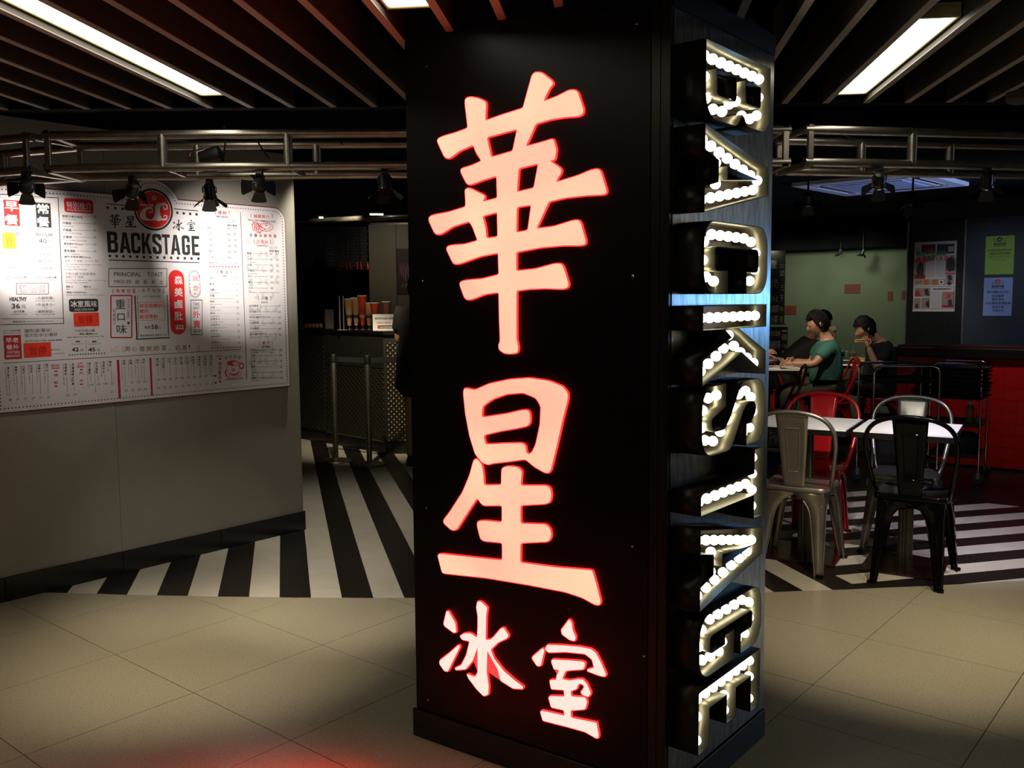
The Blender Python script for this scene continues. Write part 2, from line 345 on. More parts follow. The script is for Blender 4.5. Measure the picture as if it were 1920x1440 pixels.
# ================================================================== SETTING: floor
NA = Vector((math.cos(math.radians(14)), math.sin(math.radians(14)), 0)); TA = Vector((-NA.y, NA.x, 0))   # stripes run along TA
def bound(x): return 4.33 + .027 * (x + .1) ** 2          # curved edge between the terrazzo and the striped tiles
def clip(poly, fn):
    """keep the part of a polygon where fn(p) >= 0"""
    out = []
    for i, p in enumerate(poly):
        q = poly[(i+1) % len(poly)]; a = fn(p); b = fn(q)
        if a >= 0: out.append(p)
        if (a >= 0) != (b >= 0): out.append(p + (q - p) * (a / (a - b)))
    return out
def inset(poly, g):
    c = sum(poly, Vector((0, 0, 0))) / len(poly); out = []
    n = len(poly)
    for i in range(n):      # move each edge inwards by g
        a, p, b = poly[i-1], poly[i], poly[(i+1) % n]
        d1 = (p - a); d2 = (b - p)
        if d1.length < 1e-6 or d2.length < 1e-6: continue
        d1.normalize(); d2.normalize(); n1 = Vector((-d1.y, d1.x, 0)); n2 = Vector((-d2.y, d2.x, 0))
        k = 1 + n1.dot(n2)
        if k < .15: out.append(p + (c - p).normalized() * g); continue
        out.append(p + (n1 + n2) / k * g)
    return out
def slab(poly, z0, z1, g=.0012):
    if len(poly) < 3: return None
    ar = sum(poly[i].x * poly[(i+1) % len(poly)].y - poly[(i+1) % len(poly)].x * poly[i].y for i in range(len(poly))) / 2
    if ar < 0: poly = poly[::-1]; ar = -ar
    if ar < .0009: return None
    poly = inset(poly, g)
    if len(poly) < 3: return None
    n = len(poly); mb = MB()
    return mb.add([(p.x, p.y, z0) for p in poly] + [(p.x, p.y, z1) for p in poly], [tuple(range(n, 2*n))] + [(i, (i+1) % n, n + (i+1) % n, n + i) for i in range(n)])
fl = MB().box(-7, -3, -.12, 8, 14, -.008)
floor = setp(obj('floor', fl, 'joint'), kind='structure')
# large terrazzo tiles, laid at an angle
nb = Vector((math.sin(math.radians(39.7)), math.cos(math.radians(39.7)), 0)); mb_ = Vector((nb.y, -nb.x, 0))
nl = [-1.84, -1.24, -.64, -.04, .56, 1.16, 1.76, 2.36, 2.95, 3.256, 3.85, 4.44, 5.04, 5.64]
for i in range(len(nl) - 1):
    for j in range(-6, 9):
        m0 = -2.95 + .587 * j + 1.7; m1 = m0 + .587
        q = [nb * a + mb_ * b for a, b in ((nl[i], m0), (nl[i+1], m0), (nl[i+1], m1), (nl[i], m1))]
        cx = sum(p.x for p in q) / 4; cy = sum(p.y for p in q) / 4
        if cy < -.6 or cy > 5.6 or abs(cx) > max(2.2, .75 * cy + 1.2): continue
        for seg in range(1):
            # straight cuts that follow the curved edge
            for xs in (cx - .3, cx, cx + .3):
                sl = .054 * (xs + .1); q = clip(q, lambda p: (bound(xs) + sl * (p.x - xs)) + .012 - p.y) if len(q) > 2 else q
        s_ = slab(q, -.008, 0.0, .0016)
        if s_: obj('floor_tile', s_, 'terr', floor)
# striped tiles, field A (diagonal) and field B (across, on the dining side)
q0 = .534; st_ = .1475
def onB(p): return p.dot(NA) - (q0 + 15 * st_)
nt_ = 0
rest = {'wt': MB(), 'bt': MB()}
def put_tile(poly, c, big):
    global nt_
    xs = sum(p.x for p in poly) / 4
    for xx in (xs - .1, xs + .1):
        sl = .054 * (xx + .1); poly = clip(poly, lambda p: p.y - (bound(xx) + sl * (p.x - xx)) - .006)
        if len(poly) < 3: return
    s_ = slab(poly, -.008, .0008, .0009)
    if not s_: return
    if big: obj('floor_tile', s_, c, floor); nt_ += 1
    else: rest[c].add(s_.v, s_.f)
for k in range(-15, 15):
    c = 'wt' if k % 2 else 'bt'; a0 = q0 + k * st_; a1 = a0 + st_
    for j in range(0, 20):
        t0 = 3.2 + j * .586 + (.22 if k % 4 in (1, 2) else 0) + (.1 if k % 3 else 0); t1 = t0 + .586
        q = [NA * a0 + TA * t0, NA * a1 + TA * t0, NA * a1 + TA * t1, NA * a0 + TA * t1]
        cy = sum(p.y for p in q) / 4; cx = sum(p.x for p in q) / 4
        if cy < 4.0 or cy > 12.5: continue
        hid = (cx < -.62 * cy or -.10 * cy < cx < .22 * cy) or (cy > 6 and cx > 0)
        if cx > 4 or cx < -6.5: continue
        put_tile(q, c, cy < 8.2 and not hid)

TB = NA.copy(); NB = Vector((-NA.y, NA.x, 0))
for k in range(-8, 34):
    c = 'wt' if k % 2 == 0 else 'bt'; r0 = 3.954 + k * .1478; r1 = r0 + .1478
    for j in range(0, 8):
        t0 = q0 + 15 * st_ + j * .586 - (.25 if k % 4 in (1, 2) else 0); t1 = t0 + .586; t0 = max(t0, q0 + 15 * st_)
        q = [TB * t0 + NB * r0, TB * t1 + NB * r0, TB * t1 + NB * r1, TB * t0 + NB * r1]
        cy = sum(p.y for p in q) / 4; cx = sum(p.x for p in q) / 4
        if cx > 6: continue
        # the dark mat strip beside the low wall
        q = clip(q, lambda p: 6.30 - p.y - (p.x - 3.27) * .66)
        if len(q) < 3: continue
        put_tile(q, c, cy < 6.4)

for c, m in rest.items():
    if m.f: obj('far_floor_tiles', m, c, floor, kind='stuff')
dk = MB().hexa([(3.27, 6.31, -.008), (6.5, 4.2, -.008), (8, 12, -.008), (2.7, 12, -.008)][::1], (0, 0, .0085))
obj('dark_mat', MB().hexa([(2.3, 6.955, -.0075), (6.5, 4.18, -.0075), (7.5, 8.2, -.0075), (3.3, 9.2, -.0075)], (0, 0, .0078)), 'dfloor', floor)

# ================================================================== ceiling
cl = setp(obj('ceiling', MB().box(-7, -3, 2.75, 8, 14, 2.8), 'ceil'), kind='structure')
setp(obj('ceiling_dining', MB().hexa([(1.9, 5.2, 2.32), (6.8, 5.2, 2.32), (6.8, 12.5, 2.32), (1.9, 12.5, 2.32)], (0, 0, .1)), 'ceil'), kind='structure').name = 'trim_1'
SD = Vector((math.sin(.117), math.cos(.117), 0)); SN = Vector((SD.y, -SD.x, 0))
ZS = 2.25; SP = .1695; sl0 = atz(343, 213, ZS); ph = sl0.dot(SN)
slats = setp(obj('trim_2', MB().box(-4.6, 3.9, 2.25, 5.6, 3.97, 2.75), 'ceil'), kind='structure')
PILL = [Vector((-.325, 2.937, 0)), Vector((.415, 2.415, 0)), Vector((.816, 2.914, 0))]
for k in range(-16, 26):
    a = ph + k * SP
    t1 = (3.9 - (SN * a).y) / SD.y
    t0 = (0.3 - (SN * a).y) / SD.y
    segs = [(t0, t1)]
    e = SN * a
    # the slats stop against the pillar and start again behind it
    xm = (e + SD * ((2.66 - e.y) / SD.y)).x
    pl_hit = []
    for A, B in ((PILL[0], PILL[1]), (PILL[1], PILL[2])):
        d = B - A; den = SD.x * d.y - SD.y * d.x
        tt = ((A - e).x * d.y - (A - e).y * d.x) / den; ss = ((A - e).x * SD.y - (A - e).y * SD.x) / den
        if 0 <= ss <= 1: pl_hit.append(tt)
    if pl_hit: segs = [(t0, min(pl_hit) - .001)]
    for s0, s1 in segs:
        m = MB(); q = [e + SD * s0 - SN * .0125, e + SD * s1 - SN * .0125, e + SD * s1 + SN * .0125, e + SD * s0 + SN * .0125]
        m.hexa([(p.x, p.y, ZS) for p in q][::-1], (0, 0, .13)); cs_ = obj('ceiling_slat', m, 'slat', slats); m = MB().hexa([(p.x, p.y, ZS - .003) for p in q][::-1], (0, 0, .003)); obj('bounce_strip', m, 'slat_bounce', cs_)  # paler underside strip: light bounced off the floor, put into the colour

def ceiling_lamp(label, px_far, z, length, wd, back=None):
    """a recessed tray lamp in the gap between two slats; far end given, runs back towards the camera"""
    q = atz(px_far[0], px_far[1], z); a = q.dot(SN); k = math.floor((a - ph) / SP); a = ph + (k + .5) * SP
    far = q.y; base = SN * a + SD * ((far - (SN * a).y) / SD.y)
    r = thing('ceiling_lamp', label, 'lamp', tuple(base + Vector((0, 0, z))), math.atan2(-SD.x, SD.y), 'tray lamps between the ceiling slats')
    fw = .134
    fm = MB()
    for x0, y0, x1, y1 in ((-fw/2, -length, -wd/2, 0), (wd/2, -length, fw/2, 0), (-wd/2, -.012, wd/2, 0), (-wd/2, -length, wd/2, -length + .012)): fm.box(x0, y0, -.004, x1, y1, .03)
    fm.box(-fw/2, -length, .03, fw/2, 0, .04)
    obj('frame', fm, 'lampframe', r, mods=[BV(.002, 1)])
    obj('diffuser', MB().box(-wd/2 + .001, -length + .013, .0, wd/2 - .001, -.013, .012), 'lampdiff', r, mods=[BV(.003, 1)])
    return r
ceiling_lamp('long lit tray lamp between slats at top left of the ceiling', (404, 178), 2.272, 1.6, .118)
ceiling_lamp('lit tray lamp between slats at top right of the ceiling', (1618, 176), 2.272, 1.05, .118)
ceiling_lamp('lit tray lamp cut by the top edge, just left of the dark pillar', (778, 14), 2.272, 1.1, .118)

# ================================================================== pillar
PA = Plane(PILL[0], PILL[1] - PILL[0]); LA = (PILL[1] - PILL[0]).length
PB = Plane(PILL[1], PILL[2] - PILL[1]); LB = (PILL[2] - PILL[1]).length
back = PILL[0] + PILL[2] - PILL[1]
pillar = setp(obj('pillar', MB().hexa([p + (PILL[0] + PILL[2]) / 2 * 0 for p in (Vector(PILL[0]), Vector(back), Vector(PILL[2]), Vector(PILL[1]))][::-1], (0, 0, 2.75)), 'black'), kind='structure')
obj('front_panel', PA.box(.004, .1, LA - .055, 2.245, .0, .006), 'blackgloss', pillar)
obj('corner_trim', PA.box(LA - .05, .1, LA - .026, 2.245, .0, .009), 'trim', pillar)
obj('corner_trim', PA.box(LA - .022, .1, LA + .004, 2.245, .0, .012), 'trim', pillar)
obj('steel_panel', PB.box(.004, .095, LB - .002, 2.185, .0, .006), 'steel', pillar)
obj('header', PB.box(0, 2.19, LB, 2.25, 0, .008), 'black', pillar)
pb = PA.box(-.01, 0, LA + .01, .093, 0, .012); PB.box(-.004, 0, LB + .008, .09, 0, .012, pb)
obj('plinth', pb, 'base', pillar, mods=[BV(.002, 1)])
for x, y in ((800, 125), (793, 528), (1187, 518), (1186, 1024), (800, 952), (803, 1312), (1193, 45), (1208, 1230)):
    u, z = PA.uv(x, y, .006); obj('screw', MB().lathe([(.004, 0), (.004, .0015), (.002, .0025)], PA.P(u, z, .006), 8, Matrix((( PA.d.x, 0, PA.n.x), (PA.d.y, 0, PA.n.y), (0, 1, 0)))), 'chrome', pillar)

# ---- lit Chinese characters
def c3p(x, y): return (780 + x * .4308, 80 + y * .4306)
def c4p(x, y): return (780 + x * .528, 680 + y * .5278)
HUA = ([(505,140),(520,128),(545,130),(590,165),(597,178),(582,195),(568,222),(553,256),(610,235),(665,207),(690,205),(703,215),(728,290),(725,310),(705,320),(640,325),(580,335),(520,353),(500,400),(476,452),(540,435),(596,418),(610,465),(603,510),(580,514),(605,530),(632,550),(630,568),(618,585),(607,608),(700,580),(760,555),(790,549),(803,560),(829,645),(825,658),(808,662),(740,665),(650,675),(577,692),(550,750),(523,810),(600,800),(680,775),(705,772),(716,785),(738,865),(735,878),(715,883),(640,883),(540,892),(435,912),(435,994),(520,985),(600,963),(628,962),(640,975),(663,1050),(660,1065),(640,1073),(560,1070),(490,1073),(436,1080),(436,1200),(436,1290),(444,1325),(440,1350),(415,1355),(385,1353),(362,1338),(358,1318),(366,1300),(362,1200),(360,1087),(300,1095),(240,1118),(222,1120),(210,1110),(190,1055),(192,1042),(215,1035),(290,1028),(360,1010),(357,915),(280,930),(190,962),(168,965),(158,955),(132,900),(135,888),(155,882),(210,878),(268,862),(245,800),(230,778),(160,800),(110,832),(92,836),(80,828),(55,775),(57,758),(75,750),(140,738),(215,715),(215,680),(212,640),(228,632),(245,640),(297,665),(298,678),(287,692),(320,685),(353,677),(350,580),(290,598),(240,617),(225,618),(215,605),(193,560),(197,548),(240,535),(285,515),(262,480),(248,445),(190,470),(150,500),(135,505),(122,495),(92,430),(95,418),(115,408),(170,392),(225,372),(218,310),(212,260),(215,242),(235,236),(265,240),(300,255),(304,270),(302,300),(300,340),(370,315),(465,285),(488,200)],
 [(307,412),(440,376),(420,472),(326,499)], [(446,547),(532,526),(512,633),(438,650)], [(288,755),(353,738),(355,845),(306,852),(300,800)], [(438,716),(501,706),(486,817),(435,827)])
RI = ([(170,92),(182,92),(207,98),(260,75),(330,60),(400,55),(470,65),(520,85),(538,108),(538,130),(520,200),(500,290),(478,380),(470,393),(455,390),(420,370),(388,343),(340,350),(270,358),(255,363),(235,355),(210,325),(190,260),(175,180),(168,110)],
 [(235,155),(270,130),(320,112),(380,107),(425,125),(443,155),(440,220),(425,290),(412,318),(400,326),(390,320),(388,295),(375,286),(320,287),(246,291),(238,258),(300,243),(360,233),(395,225),(405,210),(403,180),(395,168),(370,170),(320,182),(232,195)])
SHENG = ([(205,345),(216,342),(232,362),(238,395),(240,436),(303,435),(303,395),(305,374),(325,368),(360,372),(375,385),(370,437),(460,437),(475,445),(480,470),(475,495),(460,502),(370,507),(370,572),(460,575),(475,590),(480,615),(470,636),(370,641),(369,711),(500,728),(625,738),(640,790),(655,850),(650,862),(635,860),(590,835),(530,815),(400,790),(250,765),(100,749),(92,745),(76,682),(90,680),(200,692),(306,703),(306,640),(240,634),(228,625),(216,575),(220,563),(245,562),(305,568),(305,507),(240,508),(230,500),(217,480),(190,520),(155,575),(142,595),(125,595),(98,570),(97,560),(120,530),(165,460),(190,400)],)
BING = [([(108,883),(115,885),(138,925),(142,958),(133,960),(100,935),(98,925)],), ([(150,1003),(155,1010),(130,1060),(112,1098),(100,1095),(83,1070),(84,1058),(120,1030)],),
 ([(218,848),(230,850),(252,870),(248,900),(246,985),(262,985),(275,975),(300,945),(310,942),(328,970),(322,980),(290,995),(264,1020),(275,1050),(310,1095),(350,1130),(380,1152),(378,1160),(345,1158),(300,1130),(290,1090),(265,1045),(252,1022),(250,1100),(257,1150),(255,1180),(240,1185),(215,1160),(185,1120),(180,1106),(208,1118),(219,1100),(218,1010),(200,1060),(175,1090),(140,1092),(138,1085),(160,1075),(178,1040),(190,990),(165,985),(155,972),(170,962),(192,962),(217,978),(219,940),(219,900),(214,870)],)]
SHI = [([(543,912),(552,925),(555,950),(566,975),(563,990),(545,985),(518,965),(515,950),(530,930)],), ([(448,1015),(455,1020),(442,1078),(430,1078),(412,1052),(413,1045)],),
 ([(465,1003),(520,1005),(580,1010),(620,1018),(638,1032),(655,1065),(674,1108),(670,1116),(650,1112),(608,1096),(608,1090),(632,1085),(625,1055),(600,1035),(530,1028),(470,1030),(458,1018)],),
 ([(483,1055),(540,1058),(590,1062),(600,1068),(595,1090),(550,1093),(530,1096),(518,1125),(545,1130),(570,1125),(590,1125),(605,1140),(620,1175),(612,1188),(590,1180),(584,1170),(590,1165),(598,1150),(585,1140),(574,1145),(570,1160),(555,1165),(548,1168),(550,1186),(600,1190),(607,1205),(600,1232),(548,1236),(550,1262),(640,1280),(648,1325),(645,1336),(635,1332),(600,1312),(540,1295),(450,1272),(441,1240),(447,1237),(527,1255),(525,1235),(480,1225),(470,1190),(476,1185),(527,1187),(525,1163),(480,1160),(474,1130),(482,1127),(497,1128),(500,1110),(508,1092),(490,1090),(480,1062)],)]
GL = {'hua': ([HUA], c3p), 'xing': ([RI, SHENG], c4p), 'bing': (BING, c4p), 'shi': (SHI, c4p)}
def char_sign(key, label, face):
    comps, cv = GL[key]; OFF = .0155; lst = []
    for comp in comps:
        lst.append([[PA.uv(*cv(*p), OFF) for p in smooth_loop(lp, 5 if key in ('hua', 'xing') else 3, 2 if key in ('hua', 'xing') else 1)] for lp in comp])
    us = [p[0] for c in lst for p in c[0]]; zs = [p[1] for c in lst for p in c[0]]
    r = thing('lit_character_sign', label, 'sign', tuple(PA.P((min(us)+max(us))/2, min(zs), .006)), 0, 'red lit characters on the pillar')
    for comp in lst:
        vs, fs = fill(comp, .003, 0, .0024); m = MB().add([PA.P(v.x, v.y, .0105 + v.z) for v in vs], fs); obj('acrylic_side', m, 'rim', r, world=True)
        vs, fs = fill(comp, .0008, .0012, -.0016); m = MB().add([PA.P(v.x, v.y, OFF + v.z - .0008) for v in vs], fs); obj('lit_face', m, face, r, world=True)
    GL[key + '_uv'] = lst
char_sign('hua', 'large pink lit Chinese character reading hua, topmost on the black pillar', 'face')
char_sign('xing', 'large pink lit Chinese character reading xing, middle of the black pillar', 'face')
char_sign('bing', 'small lit ice character low on the pillar, left of its pair', 'face2')
char_sign('shi', 'small lit room character low on the pillar, right of its pair', 'face2')

# ---- marquee letters with bulbs (u runs down the pillar, v across it towards the far edge)
LH = .398; T_ = .064; S0 = .018; LD = .090
def rc(x0, y0, x1, y1, r, n=5, which='1111'):
    """rounded rectangle, corners: bottom-left, bottom-right, top-right, top-left"""
    out = []
    for i, (cx, cy, a) in enumerate(((x0, y0, 180), (x1, y0, 270), (x1, y1, 0), (x0, y1, 90))):
        if which[i] == '0': out.append((cx, cy)); continue
        ox = cx + (r if i in (0, 3) else -r); oy = cy + (r if i in (0, 1) else -r)
        out += [(ox + r * math.cos(math.radians(a + 90*k/n)), oy + r * math.sin(math.radians(a + 90*k/n))) for k in range(n+1)]
    return out
def A_(cx, cy, r, a0, a1, n=6, ry=None): return arc(cx, cy, r, ry or r, a0, a1, n)
h = LH; t = T_
def gB():
    W = .192
    o = [(0, 0)] + A_(W-.06, .06, .06, -90, 0) + A_(W-.045, .165, .045, 0, 60, 4) + [(W-.035, .213)] + A_(W-.05, .265, .042, -60, 0, 4) + A_(W-.063, h-.055, .055, 0, 90) + [(0, h)]
    return W, [o, [(t, t-.004)] + A_(W-t-.012, t+.010, .012, -90, 0, 3) + A_(W-t-.012, .165, .012, 0, 90, 3) + [(t, .177)], [(t, .232)] + A_(W-t-.018, .246, .012, -90, 0, 3) + A_(W-t-.018, h-t-.012, .012, 0, 90, 3) + [(t, h-t)]], \
        [[(.032, .03), (.032, h-.03)], [(.083, h-.032), (.145, h-.045), (.152, .30), (.15, .25), (.105, .205), (.155, .155), (.16, .09), (.15, .045), (.085, .032)]]
def gA():
    W = .222; c = W/2; k = .27
    o = [(0, 0), (t*1.02, 0), (t*1.02+.018, .078), (W-t*1.02-.018, .078), (W-t*1.02, 0), (W, 0), (c+.038, h), (c-.038, h)]
    hl = [(t*1.02+.029, .13), (W-t*1.02-.029, .13), (c, .13+.20)]
    return W, [o, hl], [[(.035, .025), (c-.004, h-.03)], [(c+.025, h-.06), (W-.035, .025)], [(.085, .104), (.14, .104)]]
def gC(g=False):
    W = .189 if not g else .176
    o = A_(.06, .06, .06, -90, -180)[::1] + A_(.06, h-.06, .06, 180, 90) + A_(W-.06, h-.06, .06, 90, 0) + [(W, h-.14), (W-t+.004, h-.14)] + A_(W-t-.010, h-t-.012, .014, 0, 90, 3) + A_(t+.016, h-t-.012, .014, 90, 180, 3) + A_(t+.016, t+.012, .014, 180, 270, 3) + A_(W-t-.010, t+.012, .014, -90, 0, 3)
    if g: o += [(W-t+.004, .155), (W-t-.022, .155), (W-t-.022, .212), (W, .212)]
    else: o += [(W-t+.004, .14), (W, .14)]
    o += A_(W-.06, .06, .06, 0, -90)
    cl_ = [[(W-.034, h-.12), (W-.036, h-.06), (W-.08, h-.033), (.055, h-.036), (.034, h-.085), (.033, .085), (.055, .038), (W-.08, .033), (W-.036, .06), (W-.033, .10 if not g else .16)]]
    if g: cl_.append([(W-.055, .182), (W-.03, .182)])
    return W, [o], cl_
def gK():
    W = .209
    o = [(0, 0), (t, 0), (t, .125), (.088, .170), (W-.070, 0), (W, 0), (.132, .235), (W-.006, h), (W-.074, h), (t, .215), (t, h), (0, h)]
    return W, [o], [[(.032, .03), (.032, h-.03)], [(.083, .195), (.105, .21), (.135, .275), (.170, h-.035)], [(.118, .165), (.146, .10), (.172, .03)]]
def gS():
    W = .187
    o = [(0, .115)] + A_(.06, .06, .06, 180, 270) + A_(W-.06, .06, .06, -90, 0) + [(W, .115)] + A_(W-.05, .15, .05, 0, 50, 4) + [(.085, .252)] + A_(.086, .29, .022, 215, 180, 3) + A_(.086, h-t-.020, .022, 180, 60, 4) + [(W-t+.002, h-t-.03), (W-t+.002, .275), (W, .275)] + A_(W-.06, h-.06, .06, 0, 90) + A_(.06, h-.06, .06, 90, 180) + [(0, .29)] + A_(.05, .265, .05, 190, 230, 3) + [(.098, .165)] + A_(.10, .125, .024, 50, 0, 3) + A_(.10, t+.016, .024, 0, -120, 4) + [(t-.002, .14), (0, .14)]
    return W, [o], [[(.031, .125), (.036, .06), (.085, .033), (.145, .045), (.156, .11), (.125, .17), (.075, .225), (.033, .275), (.036, h-.06), (.09, h-.033), (.15, h-.06), (.156, .295)]]
def gT():
    W = .205; c = W/2
    o = [(c-t/2, 0), (c+t/2, 0), (c+t/2, h-t), (W, h-t), (W, h), (0, h), (0, h-t), (c-t/2, h-t)]
    return W, [o], [[(c, .028), (c, h-.075)], [(.03, h-.032), (W-.03, h-.032)]]
def gE():
    W = .175
    o = [(0, 0), (W, 0), (W, t), (t, t), (t, .172), (W-.025, .172), (W-.025, .172+t-.006), (t, .172+t-.006), (t, h-t), (W, h-t), (W, h), (0, h)]
    return W, [o], [[(.032, .03), (.032, h-.03)], [(.082, .03), (W-.025, .03)], [(.082, .20), (W-.05, .20)], [(.082, h-.03), (W-.025, h-.03)]]
def sample(pts, step=.0505):
    pts = [Vector((p[0], p[1])) for p in pts]; out = [pts[0]]
    L = sum((pts[i+1]-pts[i]).length for i in range(len(pts)-1)); n = max(1, round(L / step)); st = L / n; d = 0; i = 0; acc = 0
    for k in range(1, n + 1):
        tgt = k * st
        while i < len(pts) - 2 and acc + (pts[i+1]-pts[i]).length < tgt - 1e-9: acc += (pts[i+1]-pts[i]).length; i += 1
        seg = pts[i+1] - pts[i]; out.append(pts[i] + seg * min(1, (tgt - acc) / seg.length))
    return out
bulb_me = {}; MO = 1
def marquee(ch, fn, ztop, label):
    W, loops, cls = fn()
    r = thing('marquee_letter', label, 'sign', tuple(PB.P(S0 + LH/2, ztop - W, .006)), 0, 'bulb letters on the steel face of the pillar')
    to = lambda u, v, o: PB.P(S0 + v, ztop - u, o)
    sh = MB()
    for il, lp in enumerate(loops):
        ar = sum(lp[i-1][0] * lp[i][1] - lp[i][0] * lp[i-1][1] for i in range(len(lp)))
        if (ar > 0) == (il > 0): lp = lp[::-1]
        n = len(lp); sh.add([to(u, v, o) for o in (.007, LD) for u, v in lp], [(i, (i+1) % n, n + (i+1) % n, n + i) for i in range(n)])
    so = obj('return_wall', sh, 'shellout' , r, world=True, smooth=True, mods=[('SOLIDIFY', dict(thickness=.0022, offset=0, material_offset=MO))]); so.data.materials.append(M['shell'])
    vs, fs = fill(loops, .001); obj('back_plate', MB().add([to(v.x, v.y, .012 + v.z) for v in vs], fs), 'shellback', r, world=True)
    done = []
    for c in cls:
        for p in sample(c):
            if any((p - q).length < .031 for q in done): continue
            done.append(p)
            if 'b' not in bulb_me:
                b = MB().ball((0, 0, 0), .0140, 20, 14); b0 = obj('bulb', b, 'bulb', r, world=False)
                s_ = MB().lathe([(.009, 0), (.009, .042)], (0, 0, 0), 8); s0 = obj('socket', s_, 'socket', b0); 
                bulb_me['b'] = b0.data; bulb_me['s'] = s0.data
            else:
                b0 = bpy.data.objects.new('bulb', bulb_me['b']); col.objects.link(b0); b0.parent = r
                s0 = bpy.data.objects.new('socket', bulb_me['s']); col.objects.link(s0); s0.parent = b0
            b0.location = to(p.x, p.y, .068) - r.location
            s0.rotation_euler = PB.n.to_track_quat('Z', 'Y').to_euler(); s0.location = PB.n * -.0545
for ch, fn, z, lb in (('B', gB, 2.097, 'bulb-lit metal letter B, topmost on the steel face'), ('A', gA, 1.888, 'bulb-lit metal letter A between the B and the C'),
    ('C', gC, 1.647, 'bulb-lit metal letter C between the upper A and the K'), ('K', gK, 1.426, 'bulb-lit metal letter K between the C and the S'),
    ('S', gS, 1.213, 'bulb-lit metal letter S between the K and the T'), ('T', gT, 1.006, 'bulb-lit metal letter T below the S'),
    ('A', gA, .834, 'bulb-lit metal letter A between the T and the G'), ('G', lambda: gC(True), .592, 'bulb-lit metal letter G between the lower A and the E'),
    ('E', gE, .387, 'bulb-lit metal letter E, lowest on the steel face')): marquee(ch, fn, z, lb)

# ================================================================== left wall with the menu board
WD = (.646, .763); PW = Plane((-2.478, 4.337), WD)
uR = PW.u(568, 0, 985); zT = PW.uv(520, 288)[1]
wl = setp(obj('wall_left', PW.box(-2.4, 0, uR, 2.33, -.12, -.004), 'joint'), kind='structure')
us = PW.u(223, 0, 900)
edges = [-2.4, us - 2.32, us - 1.16, us, uR]
for a, b_ in zip(edges[:-1], edges[1:]): obj('wall_panel', PW.box(a + .0012, .0, b_ - .0012, 2.33, -.004, 0), 'wall', wl)
obj('end_panel', PW.box(uR, 0, uR + .006, 2.33, -.12, 0), 'wall', wl)
bl = setp(obj('baseboard_left', PW.box(-2.4, 0, uR + .012, .118, .0, .006), 'joint'), kind='structure')
ed = [PW.u(x, .01, y) for x, y in ((10, 1110), (232, 1060), (415, 1015))]; stp = (ed[2] - ed[0]) / 2
xs = [ed[0] - 2 * stp, ed[0] - stp, ed[0], ed[0] + stp, ed[2], uR + .014]
for a, b_ in zip(xs[:-1], xs[1:]): obj('baseboard_tile', PW.box(a + .0015, 0, b_ - .0015, .12, .006, .014), 'base', bl, mods=[BV(.0015, 1)])

BO = .026
zb = PW.uv(544, 725, BO)[1]; uB = PW.u(545, BO, 725); uL = PW.u(-9, BO, 760)
zt = PW.uv(500, 387, BO)[1]; cu_, cz_ = PW.uv(287.5, 393, BO); RA = PW.uv(287.5, 335, BO)[1] - cz_
def board_outline(g=0.0):
    r = .085 - g; R = RA - g; x0, x1, y0, y1 = uL + g, uB - g, zb + g, zt - g
    dy = y1 - cz_; ang = math.degrees(math.asin(min(1, dy / R)))
    o = [(x0, y0), (x1, y0)] + arc(x1 - r, y1 - r, r, r, 0, 90, 6) + arc(cu_, cz_, R, R, ang, 180 - ang, 24) + arc(x0 + r, y1 - r, r, r, 90, 180, 6)
    return o
bd = thing('menu_board', 'large white printed menu board with arched top and burgundy edge on the grey wall', 'menu board', tuple(PW.P((uL + uB) / 2, zb, 0)))
vs, fs = fill([board_outline(.0)], .0105); obj('backing', MB().add([PW.P(v.x, v.y, .0115 + v.z) for v in vs], fs), 'burg', bd, world=True)
vs, fs = fill([board_outline(.006)], .0018); obj('printed_sheet', MB().add([PW.P(v.x, v.y, .0238 + v.z) for v in vs], fs), 'white', bd, world=True)
pr = Print(PW, BO + .0004)
# dotted border
ol = board_outline(.024); L = [Vector(p) for p in ol] + [Vector(ol[0])]
per = sum((L[i+1] - L[i]).length for i in range(len(L) - 1)); nd = int(per / .0168)
for p in sample(L, per / nd)[:-1]: pr.disc(0, 0, .0036, 'ink', n=6, world=(p.x, p.y))
# logo
for q0_, c_, lf in ((39.5, 'ink', .0002), (35.5, 'wink', .0004), (34.2, 'redb', .0006)):
    pr.disc(288, 393, q0_, c_, lf, 48)
lg = .0009
pr.T('Christy Cafe', 263, 387, 288, 6, 'wink', .03, lg)
pr.disc(289, 371, 4.2, 'wink', lg, 12); pr.disc(289, 371, 2.2, 'redb', lg + .0002, 10)
for (cx, cy, rx, ry) in ((283, 402, 5.0, 11), (296, 393, 5, 13)): pass
pr.poly([(284,388),(277,388),(269,391),(264,397),(262,404),(264,410),(270,413),(281,413.5),(281,411),(275,409),(272.5,403),(273,396),(277,392),(283,391.5)], 'wink', lg)
pr.stroke([(276,391),(281,389.5),(285,392),(285.5,397),(282,399),(279.5,397),(280.5,394.5)], [4,3.4,3,2.6,2.2,2,1.5], 'wink', lg + .0001)
pr.poly([(310,384),(304,380.5),(296,381),(291,386),(290,395),(289.5,404),(286,410),(281,412.5),(281,414),(293,413),(297,415),(301,413),(314,413),(309,410.5),(303,409),(300,402),(299.5,393),(301,387),(306,385)], 'wink', lg)
pr.stroke([(302,382.5),(308,381.5),(313,385),(313,391),(308.5,393),(305.5,389.5),(308,387)], [4,3.4,3.2,3,2.4,2,1.4], 'wink', lg + .0001)
pr.stroke([(302,411.5),(308,412),(312.5,409.5),(313,405),(309,403.5),(306.5,406),(308.5,408)], [3.4,3.2,3,2.6,2.2,1.8,1.2], 'wink', lg + .0001)
pr.L(199.5, 382, 250, 386.5, 1.6); pr.L(326, 391.5, 371, 395.5, 1.6)
